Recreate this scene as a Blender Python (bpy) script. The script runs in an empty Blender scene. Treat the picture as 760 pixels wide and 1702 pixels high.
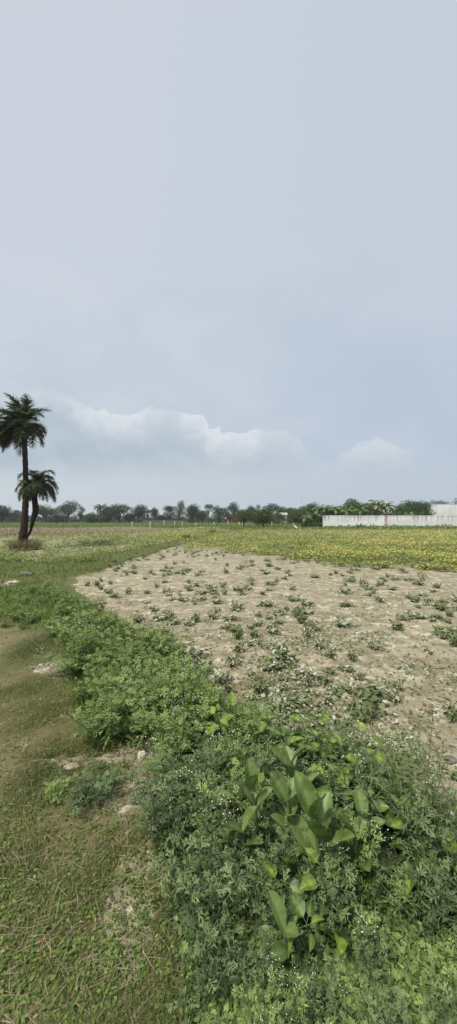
import bpy, math, random
import numpy as np
from mathutils import Vector, noise
R = math.radians
rng = np.random.default_rng(7)
random.seed(7)
sc = bpy.context.scene
COL = sc.collection

# ------------------------------------------------------------------ camera
F = 560.0; CX, CY = 380.0, 851.0; CAMH = 1.5
PITCH = math.atan(11 / F)
cam_d = bpy.data.cameras.new('camera'); cam = bpy.data.objects.new('camera', cam_d); COL.objects.link(cam)
cam.location = (0, 0, CAMH); cam.rotation_euler = (R(90) + PITCH, 0, 0)
cam_d.sensor_fit = 'VERTICAL'; cam_d.sensor_height = 36; cam_d.lens = 36 * F / 1702
cam_d.clip_start = 0.05; cam_d.clip_end = 9000
sc.camera = cam
cp, sp = math.cos(PITCH), math.sin(PITCH)

def ray(px, py):
    x = (px - CX) / F; y = (CY - py) / F
    return np.array([x, cp - sp * y, sp + cp * y])
def at(px, py, z=0.0):
    d = ray(px, py); t = (z - CAMH) / d[2]
    return np.array([0, 0, CAMH]) + d * t
def atY(px, py, Y):
    d = ray(px, py); t = Y / d[1]
    return np.array([0, 0, CAMH]) + d * t
def topix(x, y, z=0.0):
    """world -> photo pixel, arrays"""
    x = np.asarray(x, float); y = np.asarray(y, float); dz = np.asarray(z, float) - CAMH
    fw = np.maximum(y * cp + dz * sp, 0.05); up = -y * sp + dz * cp
    return CX + F * x / fw, CY - F * up / fw

# ------------------------------------------------------------------ tagging
def tag(o, label=None, cat=None, group=None, kind=None):
    if label: o['label'] = label
    if cat: o['category'] = cat
    if group: o['group'] = group
    if kind: o['kind'] = kind
    return o
def empty(name, loc, rz=0.0, s=1.0):
    o = bpy.data.objects.new(name, None); COL.objects.link(o)
    o.location = loc; o.rotation_euler = (0, 0, rz); o.scale = (s, s, s); o.empty_display_size = .1
    return o
KIDS = {}
def copy_tree(o, parent=None):
    c = o.copy(); COL.objects.link(c); c.parent = parent
    for ch in KIDS.get(o.name, []):
        copy_tree(ch, c)
    return c

# ------------------------------------------------------------------ mesh builder
class MB:
    def __init__(s): s.v = []; s.f = []; s.t = []; s.m = []; s.n = 0; s.sm = []
    def add(s, v, f, tint=0.5, mat=0, smooth=False):
        v = np.asarray(v, float).reshape(-1, 3); f = np.asarray(f, int)
        s.v.append(v); s.f.append(f + s.n)
        s.t.append(np.full(len(v), tint, float) if np.isscalar(tint) else np.asarray(tint, float))
        s.m.append(np.full(len(f), mat)); s.sm.append(np.full(len(f), smooth)); s.n += len(v)
    def inst(s, tv, tf, M, T, tint, mat=0, smooth=False, tscale=None):
        """place template (tv,tf) N times; M (N,3,3), T (N,3), tint (N,)"""
        N = len(T)
        if N == 0: return
        tv = np.asarray(tv, float); tf = np.asarray(tf, int)
        V = np.einsum('nij,kj->nki', M, tv) + T[:, None, :]
        Fs = tf[None] + (np.arange(N) * len(tv))[:, None, None]
        s.add(V.reshape(-1, 3), Fs.reshape(-1, tf.shape[1]), np.repeat(tint, len(tv)), mat, smooth)
    def build(s, name, mats, parent=None):
        me = bpy.data.meshes.new(name)
        v = np.concatenate(s.v); nl = [f.shape[1] for f in s.f]
        loops = np.concatenate([f.ravel() for f in s.f])
        tot = np.concatenate([np.full(len(f), k) for f, k in zip(s.f, nl)])
        start = np.concatenate([[0], np.cumsum(tot)[:-1]])
        me.vertices.add(len(v)); me.vertices.foreach_set('co', v.ravel())
        me.loops.add(len(loops)); me.loops.foreach_set('vertex_index', loops.astype(np.int32))
        me.polygons.add(len(tot)); me.polygons.foreach_set('loop_start', start.astype(np.int32))
        me.polygons.foreach_set('material_index', np.concatenate(s.m).astype(np.int32))
        me.polygons.foreach_set('use_smooth', np.concatenate(s.sm))
        a = me.attributes.new('tint', 'FLOAT', 'POINT'); a.data.foreach_set('value', np.concatenate(s.t))
        for m in (mats if isinstance(mats, (list, tuple)) else [mats]): me.materials.append(m)
        me.update(calc_edges=True); me.validate()
        o = bpy.data.objects.new(name, me); COL.objects.link(o)
        if parent: o.parent = parent; KIDS.setdefault(parent.name, []).append(o)
        return o

def norm(v): 
    v = np.asarray(v, float); return v / (np.linalg.norm(v, axis=-1, keepdims=True) + 1e-9)
def frames(d, roll=None, upref=(0, 0, 1)):
    """matrices whose Y column = d (leaf length), Z column ~ up (leaf normal)"""
    d = norm(d); up = np.broadcast_to(np.array(upref, float), d.shape)
    x = np.cross(d, up); bad = np.linalg.norm(x, axis=1) < 1e-3
    x[bad] = [1, 0, 0]; x = norm(x); z = np.cross(x, d)
    if roll is not None:
        c = np.cos(roll)[:, None]; s_ = np.sin(roll)[:, None]
        x, z = x * c + z * s_, z * c - x * s_
    return np.stack([x, d, z], axis=2)
def tube(mb, pts, rad, n=6, tint=0.5, mat=0, cap=True):
    pts = np.asarray(pts, float); k = len(pts); rad = np.broadcast_to(rad, (k,))
    tan = norm(np.gradient(pts, axis=0)); ref = np.array([0.31, 0.95, 0.05])
    if abs(np.dot(tan[0], norm(ref))) > .9: ref = np.array([1, 0, 0])
    V = []
    for i in range(k):
        x = norm(np.cross(tan[i], ref)); y = np.cross(tan[i], x)
        a = np.arange(n) * 2 * math.pi / n
        V.append(pts[i] + rad[i] * (np.cos(a)[:, None] * x + np.sin(a)[:, None] * y))
    V = np.concatenate(V); Fq = []
    for i in range(k - 1):
        for j in range(n):
            Fq.append((i * n + j, i * n + (j + 1) % n, (i + 1) * n + (j + 1) % n, (i + 1) * n + j))
    mb.add(V, Fq, tint, mat, True)
    if cap: mb.add(V[-n:], [tuple(range(n))], tint, mat)
def box(mb, c, s, tint=.5, mat=0, rz=0):
    c = np.array(c, float); h = np.array(s, float) / 2
    V = np.array([[x, y, z] for x in (-1, 1) for y in (-1, 1) for z in (-1, 1)]) * h
    ca, sa = math.cos(rz), math.sin(rz)
    V = V @ np.array([[ca, sa, 0], [-sa, ca, 0], [0, 0, 1]]) + c
    mb.add(V, [(0, 1, 3, 2), (4, 6, 7, 5), (0, 4, 5, 1), (2, 3, 7, 6), (0, 2, 6, 4), (1, 5, 7, 3)], tint, mat)

# ------------------------------------------------------------------ leaf templates (base at origin, along +Y, normal +Z)
def T_oval(n=5, w=.5, fold=.15, droop=.25, tip=.75, pos=.45):
    V = []; 
    for i in range(n + 1):
        t = i / n
        ww = w / 2 * (math.sin(math.pi * t ** (math.log(.5) / math.log(pos))) ** tip if 0 < t < 1 else 0.03)
        z = -droop * t * t
        V += [(-ww, t, z + fold * ww), (0, t, z), (ww, t, z + fold * ww)]
    Fc = []
    for i in range(n):
        a = i * 3; Fc += [(a, a + 1, a + 4, a + 3), (a + 1, a + 2, a + 5, a + 4)]
    return np.array(V), np.array(Fc)
def T_rib(n=9, w=.5, fold=.3, droop=.2, tip=.6, pos=.5):
    V = []; cols = (-1, -.5, -.07, .07, .5, 1); off = []
    for i in range(n + 1):
        t = i / n; ww = w / 2 * (math.sin(math.pi * t ** (math.log(.5) / math.log(pos))) ** tip if 0 < t < 1 else .03)
        for c in cols:
            rip = .03 * math.sin(i * 2.3) * abs(c)
            V.append((c * ww * (1 + rip), t - .0 * abs(c), -droop * t * t + fold * ww * abs(c) ** 1.5 + rip * .5 + .012 * (i % 2) * (abs(c) == .5)))
            off.append(.42 if abs(c) < .1 else (.10 if i % 2 else -.08) if abs(c) < .9 else -.03)
    k = len(cols); Fc = []
    for i in range(n):
        for c in range(k - 1): a = i * k + c; Fc.append((a, a + 1, a + k + 1, a + k))
    return np.array(V), np.array(Fc), np.array(off)
def T_lobed(seed, pairs=4):
    rd = random.Random(seed); V = []; Fc = []; bend = rd.uniform(-.18, .18); dr = rd.uniform(.15, .45)
    mid = lambda t: np.array([bend * t * t, t]); zz = lambda t: -dr * t * t
    def dia(b, d, L, w, z0, z1):
        b = np.array(b); d = np.array(d) / np.linalg.norm(d); p = np.array([-d[1], d[0]]); k = len(V)
        f_ = rd.uniform(.45, .7)
        for q, z in ((b, z0), (b + d * L * f_ + p * w, (z0 + z1) / 2), (b + d * L, z1), (b + d * L * f_ - p * w, (z0 + z1) / 2)): V.append((q[0], q[1], z))
        Fc.append((k, k + 1, k + 2, k + 3))
    dia(mid(0), mid(1) - mid(0), 1.0, .03, 0, zz(1))
    for s_ in (-1, 1):
        for i in range(pairs):
            t = .22 + .6 * (i + rd.uniform(-.3, .3) + (.25 if s_ > 0 else 0)) / max(1, pairs - 1); t = min(t, .9)
            L = (.44 * math.sin(math.pi * (t * .75 + .12)) + .05) * rd.uniform(.75, 1.3); a = rd.uniform(.55, 1.0)
            d = np.array([s_ * math.sin(a), math.cos(a)]); z1 = zz(t) - rd.uniform(-.04, .14)
            dia(mid(t), d, L, .05, zz(t), z1)
            for k in range(rd.choice((1, 2, 2))):
                an = rd.uniform(.4, .9) * rd.choice((-1, 1)); dd = np.array([d[0] * math.cos(an) - d[1] * math.sin(an), d[0] * math.sin(an) + d[1] * math.cos(an)])
                dia(mid(t) + d * L * rd.uniform(.35, .6), dd, L * rd.uniform(.35, .55), .032, (zz(t) + z1) / 2, z1 - .03)
    dia(mid(.75), mid(1) - mid(.7), .38, .07, zz(.75), zz(1.1))
    return np.array(V), np.array(Fc)
def T_blade(seg=2, w=.06, bend=.5):
    V = []; Fc = []
    for i in range(seg + 1):
        t = i / seg; ww = w / 2 * (1 - .85 * t); V += [(-ww, t * (1 - bend * .3 * t), -bend * t * t), (ww, t * (1 - bend * .3 * t), -bend * t * t)]
    for i in range(seg): a = 2 * i; Fc.append((a, a + 1, a + 3, a + 2))
    return np.array(V), np.array(Fc)
OVAL = T_oval(4, .55, .3, .2); OVAL2 = T_oval(2, .6, .3, .2); OVALHI = T_rib(11, .52, .4, .2, .58, .55)
HEART = T_rib(9, .74, .3, .34, .75, .35)
LOBES = [T_lobed(q, q % 2 + 3) for q in range(6)]; BLADE = T_blade(2); THIN = T_blade(2, .09, .3)
DIAQ = (np.array([(0, 0, 0), (.35, .5, .06), (0, 1, -.05), (-.35, .5, .06)]), np.array([(0, 1, 2, 3)]))

# ------------------------------------------------------------------ materials
def nn(nt, t, loc=None, **kw):
    n = nt.nodes.new(t)
    for k, v in kw.items(): setattr(n, k, v)
    return n
def mix(nt, a, b, fac, typ='MIX'):
    n = nt.nodes.new('ShaderNodeMix'); n.data_type = 'RGBA'; n.blend_type = typ
    for s_, val in ((0, fac), (6, a), (7, b)):
        if isinstance(val, bpy.types.NodeSocket): nt.links.new(val, n.inputs[s_])
        elif s_ == 0: n.inputs[0].default_value = val
        else: n.inputs[s_].default_value = (*val, 1)
    return n.outputs[2]
def mth(nt, op, a, b=0.0, c=0.0, clamp=False):
    n = nt.nodes.new('ShaderNodeMath'); n.operation = op; n.use_clamp = clamp
    for i, val in enumerate((a, b, c)):
        if isinstance(val, bpy.types.NodeSocket): nt.links.new(val, n.inputs[i])
        else: n.inputs[i].default_value = val
    return n.outputs[0]
def noise_n(nt, vec, scale, detail=4, rough=.55, dist=0):
    n = nt.nodes.new('ShaderNodeTexNoise'); n.inputs['Scale'].default_value = scale; n.inputs['Detail'].default_value = detail
    n.inputs['Roughness'].default_value = rough; n.inputs['Distortion'].default_value = dist
    if vec is not None: nt.links.new(vec, n.inputs['Vector'])
    return n.outputs['Fac']
def sstep(nt, x, lo, hi, a=0.0, b=1.0):
    n = nt.nodes.new('ShaderNodeMapRange'); n.interpolation_type = 'SMOOTHSTEP'
    nt.links.new(x, n.inputs[0])
    for i, val in enumerate((lo, hi, a, b)):
        if isinstance(val, bpy.types.NodeSocket): nt.links.new(val, n.inputs[i + 1])
        else: n.inputs[i + 1].default_value = val
    return n.outputs[0]
def vscale(nt, vec, s):
    n = nt.nodes.new('ShaderNodeMapping'); nt.links.new(vec, n.inputs['Vector']); n.inputs['Scale'].default_value = s
    return n.outputs[0]
def newmat(name):
    m = bpy.data.materials.new(name); m.use_nodes = True; nt = m.node_tree; nt.nodes.clear()
    out = nt.nodes.new('ShaderNodeOutputMaterial'); b = nt.nodes.new('ShaderNodeBsdfPrincipled')
    nt.links.new(b.outputs[0], out.inputs[0]); return m, nt, b, out
def leafmat(name, cols, trans=.2, rough=.5, spec=.25, nscale=0):
    m, nt, b, out = newmat(name)
    at_ = nn(nt, 'ShaderNodeAttribute', attribute_name='tint'); oi = nn(nt, 'ShaderNodeObjectInfo')
    f = mth(nt, 'ADD', at_.outputs['Fac'], mth(nt, 'MULTIPLY', mth(nt, 'SUBTRACT', oi.outputs['Random'], .5), .22), clamp=True)
    cr = nn(nt, 'ShaderNodeValToRGB'); nt.links.new(f, cr.inputs[0])
    el = cr.color_ramp.elements
    while len(el) < len(cols): el.new(.5)
    for i, c in enumerate(cols): el[i].position = i / (len(cols) - 1) if len(c) == 3 else c[3]; el[i].color = (*c[:3], 1)
    col = cr.outputs[0]
    if nscale:
        tc = nn(nt, 'ShaderNodeTexCoord'); nz = noise_n(nt, tc.outputs['Object'], nscale, 3)
        col = mix(nt, col, mix(nt, col, (.62, .62, .5), 1.0, 'MULTIPLY'), sstep(nt, nz, .45, .62))
    nt.links.new(col, b.inputs['Base Color']); b.inputs['Roughness'].default_value = rough
    b.inputs['Specular IOR Level'].default_value = spec
    if trans:
        t = nn(nt, 'ShaderNodeBsdfTranslucent'); nt.links.new(mix(nt, col, (1.3, 1.5, .5), .6, 'MULTIPLY'), t.inputs[0])
        ms = nn(nt, 'ShaderNodeMixShader'); ms.inputs[0].default_value = trans
        nt.links.new(b.outputs[0], ms.inputs[1]); nt.links.new(t.outputs[0], ms.inputs[2]); nt.links.new(ms.outputs[0], out.inputs[0])
    return m
def noisemat(name, c1, c2, scale=5, rough=.9, bump=.3, lo=.35, hi=.65, stretch=(1, 1, 1), c3=None):
    m, nt, b, out = newmat(name); tc = nn(nt, 'ShaderNodeTexCoord')
    v = vscale(nt, tc.outputs['Object'], stretch); nz = noise_n(nt, v, scale, 6, .6)
    col = mix(nt, c1, c2, sstep(nt, nz, lo, hi))
    if c3: col = mix(nt, col, c3, sstep(nt, noise_n(nt, v, scale * 2.7, 4), .55, .7))
    nt.links.new(col, b.inputs['Base Color']); b.inputs['Roughness'].default_value = rough
    b.inputs['Specular IOR Level'].default_value = .15
    if bump:
        bp = nn(nt, 'ShaderNodeBump'); bp.inputs['Strength'].default_value = bump; bp.inputs['Distance'].default_value = .02
        nt.links.new(nz, bp.inputs['Height']); nt.links.new(bp.outputs[0], b.inputs['Normal'])
    return m
M = {}
M['weed'] = leafmat('weed_leaf', [(.055, .09, .025), (.135, .195, .055), (.24, .32, .10), (.27, .34, .10)], .15, .5)
M['weedg'] = leafmat('weed_leaf_grey', [(.055, .08, .032), (.12, .17, .07), (.21, .27, .11)], .15, .6)
M['herb'] = leafmat('wispy_leaf', [(.08, .11, .04), (.15, .19, .075), (.24, .27, .12)], .2, .6)
M['milk'] = leafmat('milkweed_leaf', [(.075, .12, .035), (.125, .19, .055), (.20, .28, .09)], .2, .45, .3, 14)
M['broad'] = leafmat('broad_leaf', [(.04, .075, .02), (.08, .135, .035), (.14, .22, .045), (.27, .34, .06)], .2, .45, .35, 40)
M['crop'] = leafmat('crop_leaf', [(.09, .115, .045), (.15, .185, .07), (.26, .28, .15), (.5, .5, .4)], .15, .6)
M['cropfield'] = leafmat('field_crop_leaf', [(.09, .13, .04), (.17, .22, .065), (.36, .36, .09), (.55, .50, .19)], .2, .6)
M['grass'] = leafmat('grass_blade', [(.075, .11, .03), (.13, .165, .05), (.24, .23, .09), (.40, .33, .18)], .2, .6)
M['lush'] = leafmat('lush_grass', [(.065, .11, .022), (.12, .18, .04), (.19, .25, .06), (.32, .32, .12)], .25, .6)
M['dry'] = leafmat('dry_grass', [(.10, .09, .05), (.20, .17, .09), (.34, .29, .17)], .1, .8)
M['palm'] = leafmat('palm_leaf', [(.025, .035, .014), (.05, .07, .024), (.10, .125, .04)], .1, .5)
M['deadpalm'] = leafmat('dead_palm_leaf', [(.022, .02, .014), (.045, .04, .022), (.08, .065, .035)], .05, .8)
M['tree'] = leafmat('tree_leaf', [(.028, .052, .016), (.06, .10, .028), (.12, .17, .05)], .15, .6)
M['treey'] = leafmat('mango_leaf', [(.035, .055, .012), (.08, .11, .025), (.19, .20, .06)], .15, .55)
M['treeb'] = leafmat('bright_tree_leaf', [(.04, .075, .015), (.08, .135, .025), (.15, .21, .05)], .2, .6)
M['banana'] = leafmat('banana_leaf', [(.04, .07, .015), (.09, .14, .035), (.19, .26, .08)], .2, .45, .4)
M['scrub'] = leafmat('scrub_leaf', [(.035, .055, .018), (.065, .095, .03), (.12, .145, .055)], .1, .7)
M['bark'] = noisemat('bark', (.05, .038, .028), (.11, .09, .07), 9, stretch=(3, 3, .6))
M['palmbark'] = noisemat('palm_bark', (.018, .013, .010), (.05, .038, .030), 7, stretch=(1, 1, 3), bump=.8)
M['stem'] = noisemat('green_stem', (.08, .11, .04), (.14, .16, .07), 20, bump=0)
M['flower'] = noisemat('white_flower', (.7, .72, .6), (.82, .83, .74), 30, bump=0)
M['stone'] = noisemat('pale_stone', (.42, .38, .30), (.6, .56, .47), 18)
M['clod'] = noisemat('dry_clod', (.30, .26, .18), (.42, .37, .27), 30)
M['darkstone'] = noisemat('dark_stone', (.10, .09, .07), (.2, .18, .15), 18)
M['conc'] = noisemat('post_concrete', (.42, .41, .37), (.62, .60, .55), 4)
M['straw'] = noisemat('straw', (.45, .38, .24), (.62, .55, .38), 20, bump=0)
M['twig'] = noisemat('twig', (.08, .06, .04), (.16, .12, .09), 20)
M['white'] = noisemat('white_plaster', (.55, .55, .53), (.72, .72, .70), .6)
M['brick'] = noisemat('brick_wall', (.12, .07, .055), (.17, .10, .08), 1.2)
M['dark'] = noisemat('dark_opening', (.02, .02, .02), (.04, .04, .04), 3)
M['roofg'] = noisemat('roof_sheet', (.35, .34, .33), (.5, .49, .47), 1)
M['feather'] = noisemat('white_feather', (.72, .72, .66), (.85, .85, .8), 30, bump=0)
M['beak'] = noisemat('beak', (.5, .35, .06), (.6, .42, .1), 30, bump=0)
M['metal'] = noisemat('pole_metal', (.35, .36, .37), (.5, .5, .5), 3, .6)

# old whitewashed wall with grey run-off streaks and a darker foot
def wallmat(name, hgt):
    m, nt, b, out = newmat(name); tc = nn(nt, 'ShaderNodeTexCoord'); o = tc.outputs['Object']
    sx = nn(nt, 'ShaderNodeSeparateXYZ'); nt.links.new(o, sx.inputs[0])
    big = noise_n(nt, vscale(nt, o, (.35, .35, .6)), 1, 5, .6)
    col = mix(nt, (.68, .67, .64), (.84, .83, .81), sstep(nt, big, .35, .65))
    col = mix(nt, col, (.40, .37, .32), mth(nt, 'MULTIPLY', sstep(nt, noise_n(nt, o, 3.5, 6, .7), .5, .75), .5))
    st = noise_n(nt, vscale(nt, o, (3.2, 3.2, .10)), 1.1, 5, .7)
    hh = mth(nt, 'DIVIDE', sx.outputs[2], hgt)
    stn = mth(nt, 'MULTIPLY', sstep(nt, st, .47, .68), sstep(nt, mth(nt, 'ADD', hh, mth(nt, 'MULTIPLY', st, .5)), .55, 1.25))
    col = mix(nt, col, (.20, .195, .18), mth(nt, 'MULTIPLY', stn, .85))
    foot = sstep(nt, mth(nt, 'ADD', hh, mth(nt, 'MULTIPLY', big, .2)), .12, .28, 1, 0)
    col = mix(nt, col, (.36, .34, .28), mth(nt, 'MULTIPLY', foot, .5))
    # rusty brown run under the banana plant
    dx = mth(nt, 'ABSOLUTE', mth(nt, 'SUBTRACT', sx.outputs[0], mth(nt, 'ADD', RUSTX, mth(nt, 'MULTIPLY', mth(nt, 'SUBTRACT', big, .5), .5))))
    rust = mth(nt, 'MULTIPLY', sstep(nt, dx, .12, .35, 1, 0), sstep(nt, hh, .2, .5))
    col = mix(nt, col, (.30, .17, .09), mth(nt, 'MULTIPLY', rust, .75))
    nt.links.new(col, b.inputs['Base Color']); b.inputs['Roughness'].default_value = .9
    bp = nn(nt, 'ShaderNodeBump'); bp.inputs['Strength'].default_value = .4; bp.inputs['Distance'].default_value = .03
    nt.links.new(noise_n(nt, o, 9, 6), bp.inputs['Height']); nt.links.new(bp.outputs[0], b.inputs['Normal'])
    return m

# ------------------------------------------------------------------ zones of the ground (soil kinds), in plan
def interp(px, pts): 
    p = np.array(pts, float); return np.interp(px, p[:, 0], p[:, 1])
def inpoly(px, py, poly):
    inside = np.zeros(np.shape(px), bool); n = len(poly)
    for i in range(n):
        x1, y1 = poly[i]; x2, y2 = poly[(i + 1) % n]
        if y1 == y2: continue
        c = ((y1 > py) != (y2 > py)) & (px < (x2 - x1) * (py - y1) / (y2 - y1) + x1)
        inside ^= c
    return inside
SAND = [(330, 912), (450, 925), (540, 938), (640, 945), (760, 950), (1500, 965), (9000, 1000), (9000, 2600), (2400, 2600), (1100, 1560), (860, 1440), (760, 1385), (700, 1350), (640, 1300), (560, 1250), (450, 1210), (350, 1180),
        (325, 1140), (285, 1085), (240, 1050), (170, 1025), (128, 985), (120, 966), (160, 946), (205, 931), (285, 908), (315, 905)]
WEED = [(-200, 968), (0, 965), (90, 960), (130, 985), (175, 1020), (245, 1045), (292, 1085), (330, 1140), (355, 1170), (450, 1200), (560, 1240), (640, 1290), (700, 1340), (760, 1385), (860, 1440), (1000, 1600), (1200, 2100), (420, 2100), (330, 1700), (290, 1450), (262, 1350),
        (275, 1290), (255, 1235), (170, 1235), (140, 1190), (112, 1120), (105, 1060), (40, 1035), (-200, 1030)]
BUND = [(-3000, 940), (-200, 950), (0, 948), (90, 953), (150, 944), (200, 930), (280, 909), (340, 890), (400, 880), (9000, 880)]
BUNDW = [(-3000, 20), (0, 15), (130, 14), (200, 10), (280, 6), (340, 3.5), (400, 1.5), (9000, 1.0)]
PATCH = [(205, 1335, 72, 60), (175, 1258, 90, 18), (95, 1118, 55, 12), (5, 1068, 30, 7), (225, 1480, 50, 160), (270, 1250, 60, 22), (25, 966, 14, 3)]
def zones(x, y):
    """-> sand, yellow crop, green, dry brown, pale road"""
    x = np.asarray(x, float); y = np.asarray(y, float)
    yy = np.maximum(y, .75)
    # wobble so that borders are ragged
    w1 = np.sin(x * 2.1 + 1.3 * np.sin(y * 1.7)) * .10 + np.sin(x * 5.3 + y * 4.1) * .05
    w2 = np.sin(y * 1.9 + 1.1 * np.sin(x * 1.3)) * .10 + np.sin(y * 4.9 - x * 3.7) * .05
    px, py = topix(x + w1, np.maximum(yy + w2 * np.clip(yy / 3, .3, 1.5), .7))
    px0, py0 = px, py; jg = .5 * np.sin(x * 7.3 + 2 * np.sin(y * 3.1)) + .5 * np.sin(y * 6.1 + 2.2 * np.sin(x * 4.3)) + .4 * np.sin(x * 17 + y * 13); py = py + jg * (py - 862) * .055; px = px + jg * 9
    sand = inpoly(px, py, SAND).astype(float); px, py = px0, py0
    for (a, b, ra, rb) in PATCH:
        d = ((px - a) / ra) ** 2 + ((py - b) / rb) ** 2 + .45 * jg + .25 * np.sin(x * 41 + 2 * np.sin(y * 37))
        sand = np.maximum(sand, np.clip((1.3 - d) * 1.1, 0, 1) * .95)
    bl = interp(px, BUND); bw = interp(px, BUNDW)
    upper = interp(px, [(330, 912), (450, 925), (540, 938), (640, 945), (760, 950), (1500, 965), (9000, 1000)])
    crop = ((py < upper) & (py > 880) & (py > bl + bw * .6) & (px > 300)).astype(float)
    left = ((py < bl - bw * .6) & (py > interp(px, [(-3000, 900), (0, 895), (130, 888), (250, 883), (300, 880), (9000, 880)]))).astype(float)
    yel = crop * (.55 + .45 * np.sin(px * .01 + 1)) + left * np.clip((px - 170) / 250, 0, .5)
    dry = ((py > interp(px, [(-3000, 878), (130, 877), (220, 875.5), (300, 878.5), (420, 879)])) &
           (py < interp(px, [(-3000, 897), (0, 893.5), (130, 886.5), (250, 882), (300, 880), (420, 879.3)]))).astype(float)
    weed = inpoly(px, py, WEED)
    bund = (np.abs(py - bl) < bw).astype(float); sand = sand * (1 - bund)
    far = (py < 880).astype(float) * (1 - dry)
    return dict(px=px, py=py, sand=sand, crop=crop, left=left, yel=yel, dry=dry, weed=weed, bund=bund, far=far)

def height(x, y, z=None):
    zn = z or zones(x, y)
    h = .05 * np.sin(x * .35 + 1) * np.sin(y * .27) * np.clip(y / 6, 0, 1)
    h = h * (y < 60) 
    h = h + .13 * zn['bund'] * np.clip((y - 3) / 5, 0, 1) * (y < 45)
    return h

def build_ground():
    ys = np.concatenate([np.linspace(-40, -4, 14), np.linspace(-3.5, .7, 24), .75 * np.exp(np.linspace(0, math.log(3600 / .75), 620))])
    ss = np.concatenate([-np.exp(np.linspace(math.log(14), math.log(.95), 24)), np.linspace(-.9, .9, 400), np.exp(np.linspace(math.log(.95), math.log(14), 24))])
    Y, S = np.meshgrid(ys, ss, indexing='ij'); X = S * (np.maximum(Y, 0) + .8)
    zn = zones(X, Y); Z = height(X, Y, zn)
    # smooth the bund and add clods where the detail is near
    k = Z.copy()
    for _ in range(2):
        k[1:-1] = (k[:-2] + k[1:-1] * 2 + k[2:]) / 4; k[:, 1:-1] = (k[:, :-2] + k[:, 1:-1] * 2 + k[:, 2:]) / 4
    Z = k
    fx, fy, fz = X.ravel(), Y.ravel(), Z.ravel()
    nearm = (fy < 26) & (np.abs(fx) < 20)
    add = np.zeros_like(fz); sd = zn['sand'].ravel()
    for i in np.nonzero(nearm)[0]:
        v = noise.fractal(Vector((fx[i] * 2.2, fy[i] * 2.6, 0)), 1.0, 2.0, 3)
        r = noise.noise(Vector((fx[i] * 9, fy[i] * 11, 3.3)))
        r2 = noise.noise(Vector((fx[i] * 22, fy[i] * 24, 7.3)))
        add[i] = v * .016 + (max(r, 0) * .026 + max(r2 - .1, 0) * .018) * (.35 + .65 * sd[i])
    fz = fz + add
    n0, n1 = X.shape; idx = np.arange(n0 * n1).reshape(n0, n1)
    Fq = np.stack([idx[:-1, :-1], idx[:-1, 1:], idx[1:, 1:], idx[1:, :-1]], -1).reshape(-1, 4)
    mb = MB(); mb.add(np.stack([fx, fy, fz], 1), Fq, .5, 0, True)
    # blur zone borders slightly
    def bl(a, n=1):
        a = a.astype(float).copy()
        for _ in range(n):
            a[1:-1] = (a[:-2] + a[1:-1] * 2 + a[2:]) / 4; a[:, 1:-1] = (a[:, :-2] + a[:, 1:-1] * 2 + a[:, 2:]) / 4
        return a.ravel()
    o = mb.build('ground', groundmat())
    c = o.data.attributes.new('zone', 'FLOAT_COLOR', 'POINT')
    green = np.clip(zn['weed'] + zn['bund'] + zn['far'] + zn['crop'] * .35 + zn['left'] * .25, 0, 1)
    rgba = np.stack([bl(zn['sand'], 2), bl(green, 1), bl(zn['dry']), bl(np.clip(zn['crop'] + zn['left'], 0, 1))], 1)
    c.data.foreach_set('color', rgba.ravel())
    tag(o, kind='structure'); o['label'] = 'dusty farm soil running from the foreground to the tree line'
    return o
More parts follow.
